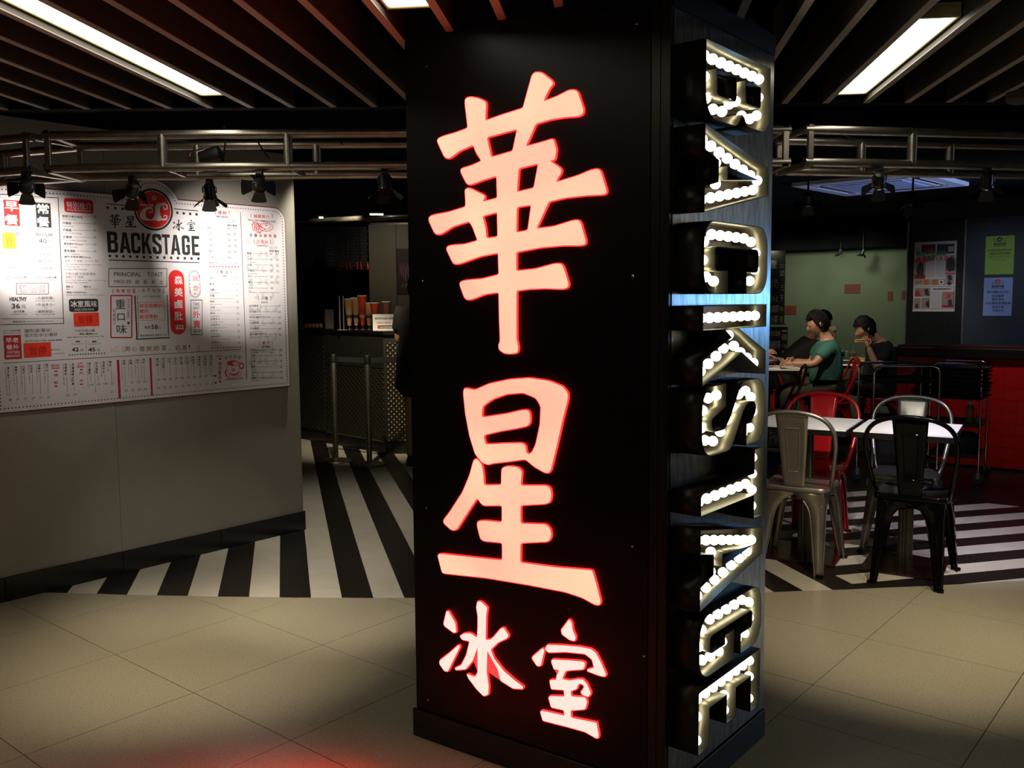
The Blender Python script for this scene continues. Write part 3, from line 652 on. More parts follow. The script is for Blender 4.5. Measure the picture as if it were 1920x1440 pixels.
for x, y in ((202,389.5),(216,390.5),(229.5,391.5),(243,392.5),(332.5,399),(344.5,400),(356.5,401),(368.5,402)): pr.disc(x, y, 2.6)
def small_char(key, x0, y0, x1, y1, c='ink'):
    lst = GL[key + '_uv']; U_ = [p[0] for k in lst for p in k[0]]; Z_ = [p[1] for k in lst for p in k[0]]
    a, zb_ = PW.uv(x0, y1, pr.off); b_, zt_ = PW.uv(x1, y0, pr.off); b_ = PW.u(x1, pr.off, y1)
    zt_ = PW.uv(x0, y0, pr.off)[1]
    for comp in lst:
        vs, fs = fill([[(a + (p[0]-min(U_)) / (max(U_)-min(U_)) * (b_-a), zb_ + (p[1]-min(Z_)) / (max(Z_)-min(Z_)) * (zt_-zb_)) for p in lp] for lp in comp]); pr._add(c, vs, fs)
small_char('hua', 205, 400, 228, 427); small_char('xing', 234.5, 404, 256, 426); small_char('bing', 324, 411, 346, 432); small_char('shi', 351, 411, 367, 433)
# BACKSTAGE in flat black, same letter shapes as the pillar
lets = [(gB,201.5,221.5),(gA,224,245),(lambda: gC(),246,263.5),(gK,266,284),(gS,286,303),(gT,304,319),(gA,320,338),(lambda: gC(True),341,356),(gE,359.5,374)]
ylo = 473.5; zlo = PW.uv(205, 473.5, pr.off)[1]; zhi = PW.uv(205, 434, pr.off)[1]
for fn, x0, x1 in lets:
    W_, lp, _ = fn(); a = PW.u(x0, pr.off, 460); b_ = PW.u(x1, pr.off, 460)
    vs, fs = fill([[(a + p[0] / W_ * (b_ - a), zlo + p[1] / LH * (zhi - zlo)) for p in l] for l in lp]); pr._add('ink', vs, fs)
for k in range(14): x = 206 + (372 - 206) * k / 13; pr.disc(x, 480 + 5 * k / 13, 2.7)
pr.L(204, 487.5, 374, 492.5, 1.9)
pr.frame(204, 503.5, 313, 537.5, 1.3)
pr.T('PRINCIPAL', 214, 518, 265, 8, 'ink', .006); pr.T('TOAST', 276, 518, 305, 7.5, 'ink', .006)
pr.T('HKD-25', 215, 531, 245.5, 6.5, 'ink', .006)
for i, c in enumerate('校長多士'): pr.T(c, 254 + 15 * i, 532.5, 261 + 15 * i, 7.5, 'ink', .01)
pr.T('[', 211.5, 549.5, 213.5, 7, 'ink', .02)
for i, c in enumerate('年年廿五'): pr.T(c, 218 + 10 * i, 549, 225 + 10 * i, 7, 'red', .025)
pr.disc(261, 546, .9)
for i, c in enumerate('永不加價'): pr.T(c, 266 + 9.7 * i, 548, 272.5 + 9.7 * i, 6.8)
pr.T(']', 305, 549, 307, 7, 'ink', .02)
# left boxed column
pr.T('重', 217, 579.5, 235.5, 18, 'ink', .006); 
pr.T('口', 220.5, 601, 234, 12.5, 'ink', .015); pr.T('味', 219, 626, 238, 17, 'ink', .006)
pr.frame(208, 554, 247, 633, 2.4, 'red')
pr.V('在意推介', 214.5, 579, 611, 6); pr.V('根本味噌', 241, 560, 578, 4, 'ink'); pr.V('乜重鹹魚', 240.5, 580, 597, 4); pr.V('一丁', 241, 603, 612, 4)
pr.L(253, 554, 257, 636, 2.6); pr.L(255, 636, 318, 633, 2.2); pr.L(257.5, 554, 260, 632, .8); pr.L(313.5, 553, 316, 630, 1.6)
pr.T('中午12點前供應', 269, 558, 300, 4)
for a_, b_ in (((259,567),(308.5,566)),((260.5,600.5),(310,600))):
    for k in range(14): x0 = a_[0] + (b_[0]-a_[0]) * k / 14; x1 = a_[0] + (b_[0]-a_[0]) * (k + .6) / 14; y = a_[1] + (b_[1]-a_[1]) * k / 14; pr.L(x0, y, x1, y, 1, 'red')
for k in range(8): pr.L(259.3 + k*.15, 568 + 4*k, 259.4 + k*.15, 570.6 + 4*k, 1, 'red'); pr.L(308.8, 568 + 4*k, 309, 570.6 + 4*k, 1, 'red')
for i, (t_x, x1) in enumerate((('鮮茄焗雞扒/', 307), ('豬扒', 278.5), ('飯或意粉', 296))): pr.T(t_x, 262, 577.5 + 10.2 * i, x1, 7.8, 'redb', .012)
pr.T('每款', 271, 617, 283, 6); pr.T('58', 284, 617.5, 296, 8.5, 'ink', .02); pr.T('元', 296.5, 617, 302, 5); pr.T('奉送咖啡或茶 凍飲加二元', 263, 631.5, 312, 4, 'ink', .01)
# red capsule
def capsule(x0, y0, x1, y1, c, sh=3):
    u0, z0 = PW.uv(x0, y1, pr.off); u1, z1 = PW.uv(x1, y1, pr.off)[0], PW.uv(x0, y0, pr.off)[1]; r = (u1 - u0) / 2
    return [(u0 + r + r * math.cos(math.radians(a)), z0 + r + r * math.sin(math.radians(a))) for a in range(180, 361, 12)] + [(u0 + r + r * math.cos(math.radians(a)), z1 - r + r * math.sin(math.radians(a))) for a in range(0, 181, 12)]
pr.poly(capsule(320.5, 506, 349.5, 628, ''), 'redb', 0, True)
for i, c in enumerate('森美鹵肶'): pr.T(c, 327.5, 533 + 22.6 * i, 342.5, 16, 'wink', .02, .0004)
pr.T('$22', 329.5, 619, 345, 10, 'wink', .05, .0004)
for p, q in (((355.5,507,376.5,558),12),):
    oo = capsule(*p, ''); n_ = len(oo); cx = sum(a[0] for a in oo)/n_; cz = sum(a[1] for a in oo)/n_
    pr._add('ink', oo + [(cx + (a[0]-cx)*.94, cz + (a[1]-cz)*.975) for a in oo], [(i, (i+1) % n_, n_ + (i+1) % n_, n_ + i) for i in range(n_)])
    for k in range(0, n_, 2): pr.disc(0, 0, .0028, 'ink', n=6, world=(cx + (oo[k][0]-cx)*.82, cz + (oo[k][1]-cz)*.92))
    for k in range(5): 
        for sx in (-.82, .82): pr.disc(0, 0, .0028, 'ink', n=6, world=(cx + sx*(oo[0][0]-cx), cz + (k-2)*.022))
pr.T('誠', 361, 527, 372, 10, 'redb'); pr.T('意', 362, 546, 373, 11, 'redb'); pr.T('推介', 363, 553, 373, 4)
pr.frame(358, 562.5, 379, 627.5, 1.2); pr.T('TAKE', 362, 573, 374, 6, 'ink', .01); pr.T('AWAY', 362, 580.5, 374.5, 6, 'ink', .01)
pr.T('外', 362, 596, 375, 13, 'redb', .012); pr.T('賣', 363, 615, 376, 14, 'redb', .012); pr.T('自取', 363.5, 624, 378, 7, 'ink', .008)
# slogan
for x0, x1, t_x in ((208, 222, 'c.C'), (228, 236, 'o'), (262, 300, 'oooo'), (330, 350, 'ol'), (370, 385, 'L')): pr.T(t_x, x0, 661, x1, 12, 'beige', .04, -.0001)
for i, (c, x) in enumerate(zip('用心做好炒蛋、奶茶!', (235, 248, 262, 275.5, 289, 303, 317, 329, 342, 354))): pr.T(c, x, 659 - .35*i, x + (9 if c not in '、!' else 2.5), 9 if c != '、' else 3)
pr.L(7, 681, 452, 655, 1.0)
# first panel (upper left), most of it washed out by the spot
pr.frame(0, 364, 109, 371, .6); pr.L(0, 364.5, 109, 371, 1.2); pr.L(109, 371, 119.5, 606, 1.4); pr.L(1, 609, 120, 606.5, 1.3); pr.L(2, 598, 120, 596.5, .8)
pr.R(6, 374, 38, 424, 'redb'); pr.T('早', 10, 395, 34, 18, 'wink', .03, .0003); pr.T('餐', 10, 420, 34, 18, 'wink', .03, .0003)
pr.R(65.5, 378.5, 97.5, 428, 'grey'); pr.R(66.5, 379.5, 96.5, 427, 'ink', .0002)
pr.T('常', 70, 400, 92, 18, 'wink', .03, .0004); pr.T('餐', 70.5, 424, 92.5, 18, 'wink', .03, .0004)
pr.T('REGULAR', 68, 442, 99.5, 6, 'ink', .02); pr.T('SPECIAL', 8, 440, 38, 6, 'ink', .02)
pr.T('40', 72.5, 456, 88, 9); pr.T('元', 90, 455, 97.5, 6.5); pr.T('38', 12, 454, 28, 9)
for i, (a_, b_) in enumerate((('沙爹牛肉麵', '火腿通粉'), ('炒蛋多士', '餐蛋米粉'), ('咖啡奶茶', '雞蛋5選1'), ('霜凍飲品', '霜味夜宴'))):
    pr.T('◂' + a_ + '▸', 12, 464 + 13 * i + 26 * 0, 46, 5); pr.T(b_ + '◂', 73, 466 + 13 * i, 101.5, 5)
pr.T('中午12:00前供應', 10, 522, 49.5, 4.4, 'ink', .01); pr.T('Before 12:00noon', 14, 526, 46, 3); pr.T('中午12:00後供應', 68, 522, 106, 4.4, 'ink', .01); pr.T('after 12:00noon', 74, 526, 103, 3)
pr.L(60, 515, 61, 527, .5, 'grey')
pr.frame(31, 531, 91, 551.5, 1.1); pr.T('營養餐', 37, 549, 86, 15, 'red', .012); pr.T('營養餐', 38, 548.4, 85, 14, 'white', -.01, .0003)
pr.T('HEALTHY', 18, 565, 51, 8, 'ink', .05); pr.T('36', 22, 579, 38, 10, 'ink', .03); pr.T('元', 40, 578.5, 49, 7, 'ink', .01)
pr.T('全日供應', 26, 586.5, 46, 4.6, 'ink', .02); pr.T('Available all day', 22, 591, 51, 3)
for i, (a_, b_) in enumerate((('火腿煎蛋', 'Fried eggs with ham'), ('牛油多士', 'Toast'), ('凍熱鮮奶', 'Hot or cold fresh milk'))):
    pr.T('▸' + a_ + '◂', 68, 561.5 + 12.8 * i, 101.5, 5.4, 'ink', .01); pr.T(b_, 67 if i != 1 else 82, 565.8 + 12.6 * i, 103 if i != 1 else 89, 3)
pr.T('凍飲加2元', 24, 605.5, 48, 4.4, 'ink', .01); pr.T('(Additional $2 for cold drinks)', 50, 605, 102, 3.4)
pr.T('中午12:00前供應', 6, 622.5, 38, 3.6, 'ink', .01); pr.T('Serve before noon', 6, 626.5, 39, 3)
pr.R(6, 629, 41.5, 672.5, 'red'); pr.T('早老', 11, 643, 35, 9.5, 'wink', .02, .0003); pr.T('餐外', 12, 656, 36, 9.5, 'wink', .02, .0003); pr.T('WESTERN', 13, 663.5, 37, 5, 'wink', .01, .0003); pr.T('BREAKFAST', 12.5, 670.5, 38, 5, 'wink', .01, .0003)
pr.T('燻肉/蛋/粟米/', 46, 624, 97, 7); pr.T('茄汁豆/多士/薯餅', 46.5, 632.5, 108, 7); pr.T('BACON / EGG / CORN / BAKED BEANS', 47, 641.5, 116, 3.2, 'ink', .02); pr.T('(凍飲加2元)', 90, 658.5, 113, 3.8); pr.T('(Additional $2 for cold drinks)', 68, 667, 121, 3.2)
# second column
def plate(x0, y0, x1, y1, r, c, lift=0):
    u0, z0 = PW.uv(x0, y1, pr.off); u1 = PW.u(x1, pr.off, y1); z1 = PW.uv(x0, y0, pr.off)[1]; pr.poly(rc(u0, z0, u1, z1, r), c, lift, True)
plate(121, 371, 175.5, 397.5, .012, 'redb'); plate(122.5, 372.5, 174.3, 396, .010, 'red', .0002)
pr.T('特別推介', 125, 390.5, 171.5, 13.5, 'wink', -.002, .0004); pr.T('SPECIAL RECOMMENDATION', 125.5, 395, 172, 3.4, 'wink', .0, .0004)
rows = [('鬆脆沙嗲牛肉包', 'Satay Beef Bun', 117, 155, 143, '23'), ('炸薯條', 'French Fries', 117.5, 133.5, 138, '20'), ('炸雞翼', 'Fried Chicken Wings', 118, 134, 153, '30'), ('炸雞脾', 'Fried Chicken Drum Stick', 118.5, 135, 163, '20'), ('魔鬼豬扒包(hot)', "Devil's Pork Bun", 119.5, 155, 146, '23'), ('魔鬼潛艇', "Devil's Submarine", 120, 141.5, 150, '23')]
for i, (a_, b_, x0, xa, xb, n_) in enumerate(rows):
    y = 407.5 + 13 * i; pr.T(a_, x0, y, xa, 5, 'ink', .015); pr.T(b_, x0 - .5, y + 4.6, xb, 3); pr.L(xa + 2, y - 2, 172, y - 1, .5); pr.T(n_, 174, y + .5, 180.5, 4)
pr.T('鹹牛肉蛋餅/豬扒(hot)', 121, 484, 170, 5, 'ink', .01); pr.T('出前一丁/米粉', 121.5, 491, 155, 4.8); pr.L(157, 489, 175, 489.5, .5); pr.T('35', 178, 491.5, 184, 4)
for i, (t_x, x1) in enumerate((('Cake with Salted Beef & Egg or Pork Chop', 191), ('(Choose any one)', 149), ('Noodles / Rice Vermicelli', 163))): pr.T(t_x, 121.5, 497 + 4.6 * i, x1, 3)
pr.T('牛肉/火腿/叉燒/蛋/餐肉', 122.5, 515.5, 179, 5); pr.T('出前一丁/米粉', 123, 521.5, 157, 4.8); pr.T('Beef / Ham / BBQ pork / Eggs / luncheon meat', 123, 527, 199, 2.9); pr.T('Noodles / Rice Vermicelli', 123, 531, 164, 2.9)
pr.T('單餸 32', 123.5, 539.5, 137, 4, 'ink', .01); pr.T('雙餸 38', 157, 539.5, 170, 4, 'ink', .01); pr.T('one', 124, 543.5, 130, 2.4); pr.T('two ingredients', 158, 543.5, 184, 2.6)
pr.T('(濃重口味湯底加$5)', 124, 550.5, 163, 4, 'ink', .01); pr.T('(Additional $5 for HEAVY TASTE soup base)', 124.5, 555, 196, 3)
plate(130, 560.5, 185, 585, .012, 'ink'); pr.T('冰室風味', 133, 576, 182, 12, 'wink', .012, .0004); pr.T("LOCAL CAFE'S FAVOR", 140, 582.5, 176.5, 4, 'wink', .01, .0004)
pr.T('牛肉/叉燒/火腿/', 141, 623, 179, 5); pr.T('豬扒/雞蛋(hot)', 149.5, 629, 183, 4.6, 'ink', .01); pr.T('Beef / BBQ Pork / Ham / Pork Chop / Egg', 126.5, 634.5, 195, 3)
for x, n_, a_ in ((134, '42', '單餸'), (165, '45', '雙餸')):
    pr.T(a_, x + 8, 642.5, x + 16, 3.6, 'ink', .02); pr.T('Choose any one', x, 647, x + 24, 2.8); pr.T(n_, x + .5, 659.5, x + 14, 7.5, 'ink', .03); pr.T('元', x + 16, 659, x + 23.5, 5)
pr.L(161, 638, 162, 659, .5)
for k in range(14): x = 129.5 + 5 * k; pr.L(x, 666.4 - .25*k, x + 2.4, 664.8 - .25*k, 1.8)
# macaroni / toast column
def head(cn, en, x0, x1, y, c='red', br='ink'):
    pr.T('[', x0, y, x0 + 1.6, 6.5, br, .01); pr.T(']', x1 - 1.6, y, x1, 6.5, br, .01); pr.T(cn, x0 + 5.5, y, x1 - 5.5, 6.5, c, .015)
    k = max(9, 2.6 * len(en)) / 2; m_ = (x0 + x1) / 2; pr.T(en, m_ - k, y + 6, m_ + k, 3.4, 'ink', .02)
head('通 粉', 'MACARONI', 403, 430.5, 401.5)
pr.T('one - two', 425, 413.5, 441.5, 1.8); pr.T('ingredients', 425, 417.5, 440, 2.2); pr.T('單餸 雙餸', 425.5, 424, 444.5, 3.6, 'ink', .02)
for i, a_ in enumerate(('雞蛋', '牛肉', '火腿', '午餐肉', '蕃茄', '叉燒')):
    y = 429 + 11 * i; pr.T(a_, 388.5 + .7*i, y, 396.5 + .7*i, 4.4, 'ink'); pr.L(400, y - 2, 420, y - 1.6, .5, 'grey'); pr.T('28' if i < 5 else '42', 425.5 + .4*i, y + 1, 431 + .4*i, 4); 
    if i < 5: pr.T('30', 437.5 + .4*i, y + 1, 443 + .4*i, 4)
    pr.T(('Egg', 'Corned beef', 'Ham', 'Luncheon meat', 'Tomato', 'BBQ pork')[i], 388.5 + .7*i, y + 3.8, 394 + .7*i + 2*i, 2.2, 'grey')
pr.T('轉意粉加$3', 392, 494.5, 409, 3.6); pr.T('Additional $3 for spaghetti', 412, 495, 447, 2.6)
for k in range(10): pr.L(393.5 + 5.8*k, 500.5 + .1*k, 396 + 5.8*k, 499 + .1*k, 1.8, 'red')
head('多 士', 'TOAST', 407, 434, 513, 'ink', 'red')
tr = [('油占', '', '9'), ('鮮油', '', '9'), ('油醬', 'Peanut butter', '9'), ('奶醬', 'Condensed milk and peanut butter', '9'), ('咖央', 'Kaya coconut jam', '12'), ('油咖', 'Butter and Kaya', '12'), ('鮮油', 'Double butter', '12'), ('煎蛋多士', 'Fried egg on toast', '17'), ('炒蛋多士', 'Scrambled egg on toast', '20'), ('西多士', 'French toast', '22'), ('咖央西多', 'French toast with Kaya jam', '26'), ('招牌多士', 'Principal toast', '25')]
for i, (a_, b_, n_) in enumerate(tr):
    y = 523.5 + 11 * i; x0 = 392.5 + .35 * i; x1 = x0 + 4.3 * len(a_); pr.T(a_, x0, y, x1, 4.3, 'ink', .008)
    if b_: pr.T(b_, x0, y + 4.8, x0 + 1.35 * len(b_), 2.6, 'ink')
    pr.L(x1 + 3, y - 1.8, 440 + .3*i, y - 2, .5, 'grey'); pr.T(n_, 443 + .4*i - (1.5 if len(n_) > 1 else 0), y + .3, 444.5 + .4*i + (1.5 if len(n_) > 1 else 0), 4)
for k in range(11): pr.L(396.5 + 5.3*k, 653.6 - .2*k, 398.8 + 5.3*k, 652 - .2*k, 1.8, 'red' if k % 2 else 'ink')
pr.L(451, 398, 463, 712, 1.1)
# last column, over a pale paisley pattern
rr = random.Random(3)
for i in range(11):
    for j in range(4):
        x = 466 + j * 14.5 + (i % 2) * 6; y = 452 + i * 25 + rr.uniform(-2, 2)
        if y > 712 or x > 524 or x < 463 + i: continue
        s_ = 1 if j % 2 else -1
        pr.poly([(x - 1*s_, y - 6), (x + 3.5*s_, y - 3), (x + 5*s_, y + 3), (x + 2*s_, y + 7), (x - 3*s_, y + 6.5), (x - 5*s_, y + 2), (x - 1*s_, y + 3), (x + 1.5*s_, y - 1)], 'pale', -.0002)
head('誠意推介', 'TRULY RECOMMENDATION', 470, 511, 408)
pr.stroke(arc(499, 425.5, 13, 8, 0, 360, 24), 1.0, 'red'); pr.stroke(arc(499, 424.5, 9, 5, 0, 360, 20), .8, 'red'); pr.disc(499, 422.5, 2.2, 'red', ring=.5)
for k in range(4): pr.stroke(arc(476 + 3.6*k, 424 + 1.2*k, 2.6, 8.5, 0, 360, 14), 1.1, 'red')
pr.stroke([(471,422),(476,418),(481,417),(488,425),(496,430)], 1, 'red'); pr.stroke([(480,436),(487,437),(494,431)], 1, 'red'); pr.L(488, 424, 497, 431, 1.2, 'red')
for k, c_ in enumerate(('redb', 'ink') * 3): x = 470.5 + 9 * k; pr.disc(x, 440.8 + .4*k, 3.0, c_); pr.T('西式早晨全餐'[k], x - 1.6, 443 + .4*k, x + 1.6, 4, 'wink', 0, .0003)
head('三文治', 'SANDWICH', 476, 508, 456, 'red')
pr.T('one - two', 505, 463.5, 521, 1.8); pr.T('ingredients', 505, 467, 520, 2.2); pr.T('單餸 雙餸', 505, 472, 523.5, 3.4, 'ink', .02)
for i, (a_, b_, p_, q_) in enumerate((('雞蛋', 'Egg', '20', '22'), ('牛肉', 'Corned beef', '20', '22'), ('火腿', 'Ham', '20', '22'), ('午餐肉', 'Luncheon meat', '20', '22'), ('芝士', 'Cheese', '20', '22'), ('蕃茄', 'Tomato', '20', '22'), ('公司', 'Club', '40', ''))):
    y = 477 + 10.8 * i; x0 = 463 + .45*i; x1 = x0 + 4.3 * len(a_); pr.T(a_, x0, y, x1, 4.4, 'ink', .012); pr.T(b_, x0, y + 4.6, x0 + 1.4*len(b_), 2.6); pr.L(x1 + 2.5, y - 1.8, 503, y - 1.6, .5); pr.T(p_, 505.5 + .3*i, y + .6, 510.5 + .3*i, 4)
    if q_: pr.T(q_, 517 + .3*i, y + .8, 522 + .3*i, 4)
pr.T('(烘底加$1)', 466, 550, 482, 3.2); pr.T('Additional $1 for toasted bread', 485, 550, 523, 2.6)
head('小食', 'SNACK', 484, 508.5, 562.5, 'ink')
for i, (a_, b_, n_) in enumerate((('吉列雙蛋', 'Fried two eggs', '17'), ('奶油豬仔包', 'Toasted French bun', '14'), ('特色豬扒包 hot', 'Pork bun', '20'), ('火腿煎蛋', 'Fried eggs and ham', '40'), ('牛肉雙蛋', 'Corned beef omelet', '40'), ('美式鹹炒蛋多士', 'Scrambled egg with bacon & toast', '42'))):
    y = 576 + 10.6 * i; x0 = 467 + .4*i; x1 = x0 + 4.4 * len(a_); pr.T(a_, x0, y, x1, 4.4, 'ink', .012); pr.T(b_, x0, y + 4.8, x0 + 1.3*len(b_), 2.6); pr.L(x1 + 2.5, y - 2, 518 + .3*i, y - 2.2, .5); pr.T(n_, 520 + .4*i, y + .3, 525.5 + .4*i, 4)
head('麥 片', 'OATMEAL', 486.5, 511, 646, 'red')
for i, (a_, b_, n_) in enumerate((('牛肉', 'corned beef', '28'), ('叉燒', 'BBQ pork', '28'), ('火腿', 'Ham', '28'), ('雞蛋', 'Raw egg', '22'), ('牛奶', 'Milk', '28'), ('鮮奶', 'Fresh milk', '30'))):
    y = 658.5 + 10.5 * i; x0 = 470 + .4*i; x1 = x0 + 8; pr.T(a_, x0, y, x1, 4.2, 'ink', .012); pr.T(b_, x0, y + 4.6, x0 + 1.35*len(b_), 2.6); pr.L(x1 + 2, y - 2, 521 + .4*i, y - 3.2, .5); pr.T(n_, 523 + .5*i, y - 1, 528 + .5*i, 4)
# drinks strip
def drink(x, cn, en, ya, yb, yline, yn, n_, x2=None):
    pr.V(cn, x, ya, yb, 4.6, 'ink', .012); pr.VR(en, x - 6.4, ya + 1, min(ya + 2.1 * len(en), 742), 2.6, 'ink'); pr.L(x + 1.5, yb + 2, x + 2.5, yline, .5); pr.T(n_, x + .5, yn, x + 6.5, 4)
drink(15.5, '蜜瓜子窗冰', 'Lemonade with bottled soda', 688, 710, 742, 752, '28')
for i, (c, e) in enumerate((('鴛鴦冰', 'Yingyang with ice'), ('什果冰', 'Mixed fruits with ice'), ('紅荳冰', 'Red bean with ice'), ('菠蘿冰', 'Pineapple with ice'), ('橙子冰', 'Lime soda with ice'))): drink(30 + 14.5 * i, c, e, 686.5 - 1.2*i, 702 - 1.2*i, 741 - .7*i, 751 - 1*i, '27')
pr.T('SPECIAL', 95.5, 688, 112, 4.6, 'red', .02); pr.T('DRINKS', 97, 693, 111.5, 4.4, 'red', .02); pr.V('[特 飲]', 105, 693, 728, 7.5, 'red', .01)
drink(123.5, '忌廉鮮奶', 'Cream Soda with milk', 681, 704, 735, 743.5, '20'); drink(137, '忌廉溝鮮/可樂', 'Cream Soda / Coke', 681, 723, 733, 742, '14')
pr.T('SOFT', 146, 684.5, 155, 4.4, 'red', .02); pr.T('DRINKS', 144.5, 690, 157.5, 4.4, 'red', .02); pr.V('[汽 水]', 152.5, 690, 724, 7.5, 'red', .01)
for i, (x, c, e) in enumerate(((168, '滾水雞蛋', 'Boiled egg in hot water'), (181.5, '奶水雞蛋', 'Boiled egg in condensed milk'), (194.5, '香甜奶水', 'Condensed milk'), (207, '鮮奶', 'Fresh milk'))): drink(x, c, e, 679 - i, 702 - i if i < 3 else 688, 716, 724 - i, '19' if i < 3 else '22')
pr.T('22', 207.5, 736.5, 213.5, 4.2)
pr.R(218.8, 675, 226.8, 747, 'red', .0002); pr.R(280, 671, 286.8, 741.5, 'red', .0002)
for i, (x, c, e, n1, n2) in enumerate(((233, '檸蜜', 'Cream soda with lemon', '', '24'), (245.5, '檸蜜', 'Honey with lemon', '22', '24'), (258, '檸啡', 'Coke with lemon', '22', '24'), (269.5, '檸啡', 'Coffee with lemon', '22', '24'))):
    pr.V(c, x, 674.5 - .7*i, 684 - .7*i, 4.6, 'ink', .012); pr.VR(e, x - 6, 675 - .7*i, 675 + 1.9*len(e), 2.4); pr.L(x + 1, 687 - i, x + 2, 712 if n1 else 725, .5)
    if n1: pr.T(n1, x - .5, 719.5 - .6*i, x + 5, 4.2)
    pr.T(n2, x + .5, 734.5 - 1*i, x + 6, 4.2)
dr = [('檸子蜜', 'Lemon honey'), ('西洋菜蜜', 'Watercress honey'), ('谷咕', 'Cocoa'), ('朱古力', 'Chocolate'), ('杏仁霜', 'Almond'), ('好立克', 'Horlicks'), ('阿華田', 'Ovaltine'), ('檸檬紅茶', 'Lemon black tea'), ('特濃咖啡', 'Yuanyang coffee'), ('西洋紅茶', 'Hong Kong style milk tea')]
for i, (c, e) in enumerate(dr):
    x = 295.5 + 11.2 * i; ya = 671.5 - .62*i; yb = ya + 4.6 * len(c) + 1; pr.V(c, x, ya, yb, 4.4, 'ink', .008); pr.VR(e, x - 5.4, ya, ya + 1.55*len(e), 2.2); pr.L(x + .6, yb + 1, x + 1.3, 705 - .4*i, .45)
    pr.T('19', x - .8, 714.5 - .85*i, x + 4, 4.2); pr.T('21', x - .4, 729.5 - .9*i, x + 4.4, 4.2)
pr.T('DRINKS', 406.5, 670, 416.5, 3.4, 'red', .02); pr.V('[各式飲品]', 412.5, 669, 720, 6.6, 'red', .015); pr.T('熱', 402, 707, 406, 4, 'ink', .03); pr.T('凍', 402, 720, 406, 4, 'ink', .03)
# coffee cup emblem
pr.stroke(arc(438, 681, 12, 4.8, 0, 360, 26), .8, 'red'); pr.poly(arc(438, 681, 11.5, 4.4, 90, 300, 16), 'redb', .0001); pr.poly(arc(441, 681, 5, 3.2, 0, 360, 12), 'white', .0003); pr.stroke([(438,684),(440,679),(445,682),(448,679)], 1.2, 'redb', .0005)
pr.stroke([(426,682),(426.5,696),(430,704),(438,708),(446,704),(449.5,694),(450,682)], .8, 'red'); pr.stroke(arc(453, 686, 4, 5, 0, 360, 18), 2.2, 'redb')
pr.stroke([(425,692),(422.5,697),(424,703),(430,709),(440,710.5),(449,706),(453,698)], [2.4,2.8,2.4,1.4,.8,.8,.8], 'redb'); pr.stroke([(431,699),(435,702.5),(440,703),(445,700.5),(448,696)], [.8,2.8,3.4,2.6,.8], 'redb'); pr.disc(437.5, 693.5, 3, 'redb'); pr.T('冰', 436, 695.5, 439, 4, 'wink', 0, .0004)
for i, c in enumerate('天然材料'): pr.disc(424 + 8.4*i, (671, 668.8, 668.4, 670)[i], 3.1, 'ink', 0, 14, .82); pr.T(c, 422.4 + 8.4*i, (673, 671, 670.5, 672)[i], 425.6 + 8.4*i, 4)
pr.T('HANDMADE IN HONG KONG', 422, 713, 457, 2.4, 'ink', .02)
pr.build(bd)

# paper notes stuck on the board
def note(label, x0, y0, x1, y1, mat, words, skew=0):
    a = PW.uv(x0, y1, BO + .002); b_ = PW.uv(x1, y0, BO + .002)
    r = thing('paper_note', label, 'note', tuple(PW.P((a[0]+b_[0])/2, a[1], BO)), 0, 'paper notes stuck on the menu board')
    m = MB(); n = 6
    for k in range(n + 1):
        u = a[0] + (b_[0]-a[0]) * k / n; wv = .002 + .0016 * math.sin(k * 1.1) ; m.v += [tuple(PW.P(u, a[1] + skew*k/n, BO + wv)), tuple(PW.P(u, b_[1] + skew*k/n, BO + wv + .001))]
    m.f = [(2*k, 2*k+2, 2*k+3, 2*k+1) for k in range(n)]
    obj('sheet', m, mat, r, world=True, mods=[('SOLIDIFY', dict(thickness=.0006))])
    p = Print(PW, BO + .0046)
    for t_x, X0, Y0, X1, h_ in words: p.T(t_x, X0, Y0, X1, h_, 'red', .0)
    p.build(r, {'red': 'handwriting'}); return r
note('orange paper note reading suspended, stuck under the black LOCAL CAFE plate', 139, 586, 185, 612.5, 'orange', [('暫停', 147, 607, 174, 15)])
note('orange paper note beside the red WESTERN BREAKFAST block', 45.5, 641.5, 95, 671, 'orange', [('暫停', 55, 666, 88, 16)])
note('small yellow-green paper note below the red block in the spot glare', 5.5, 437, 29, 466, 'lime', [('暫停', 12, 462, 24, 18)])

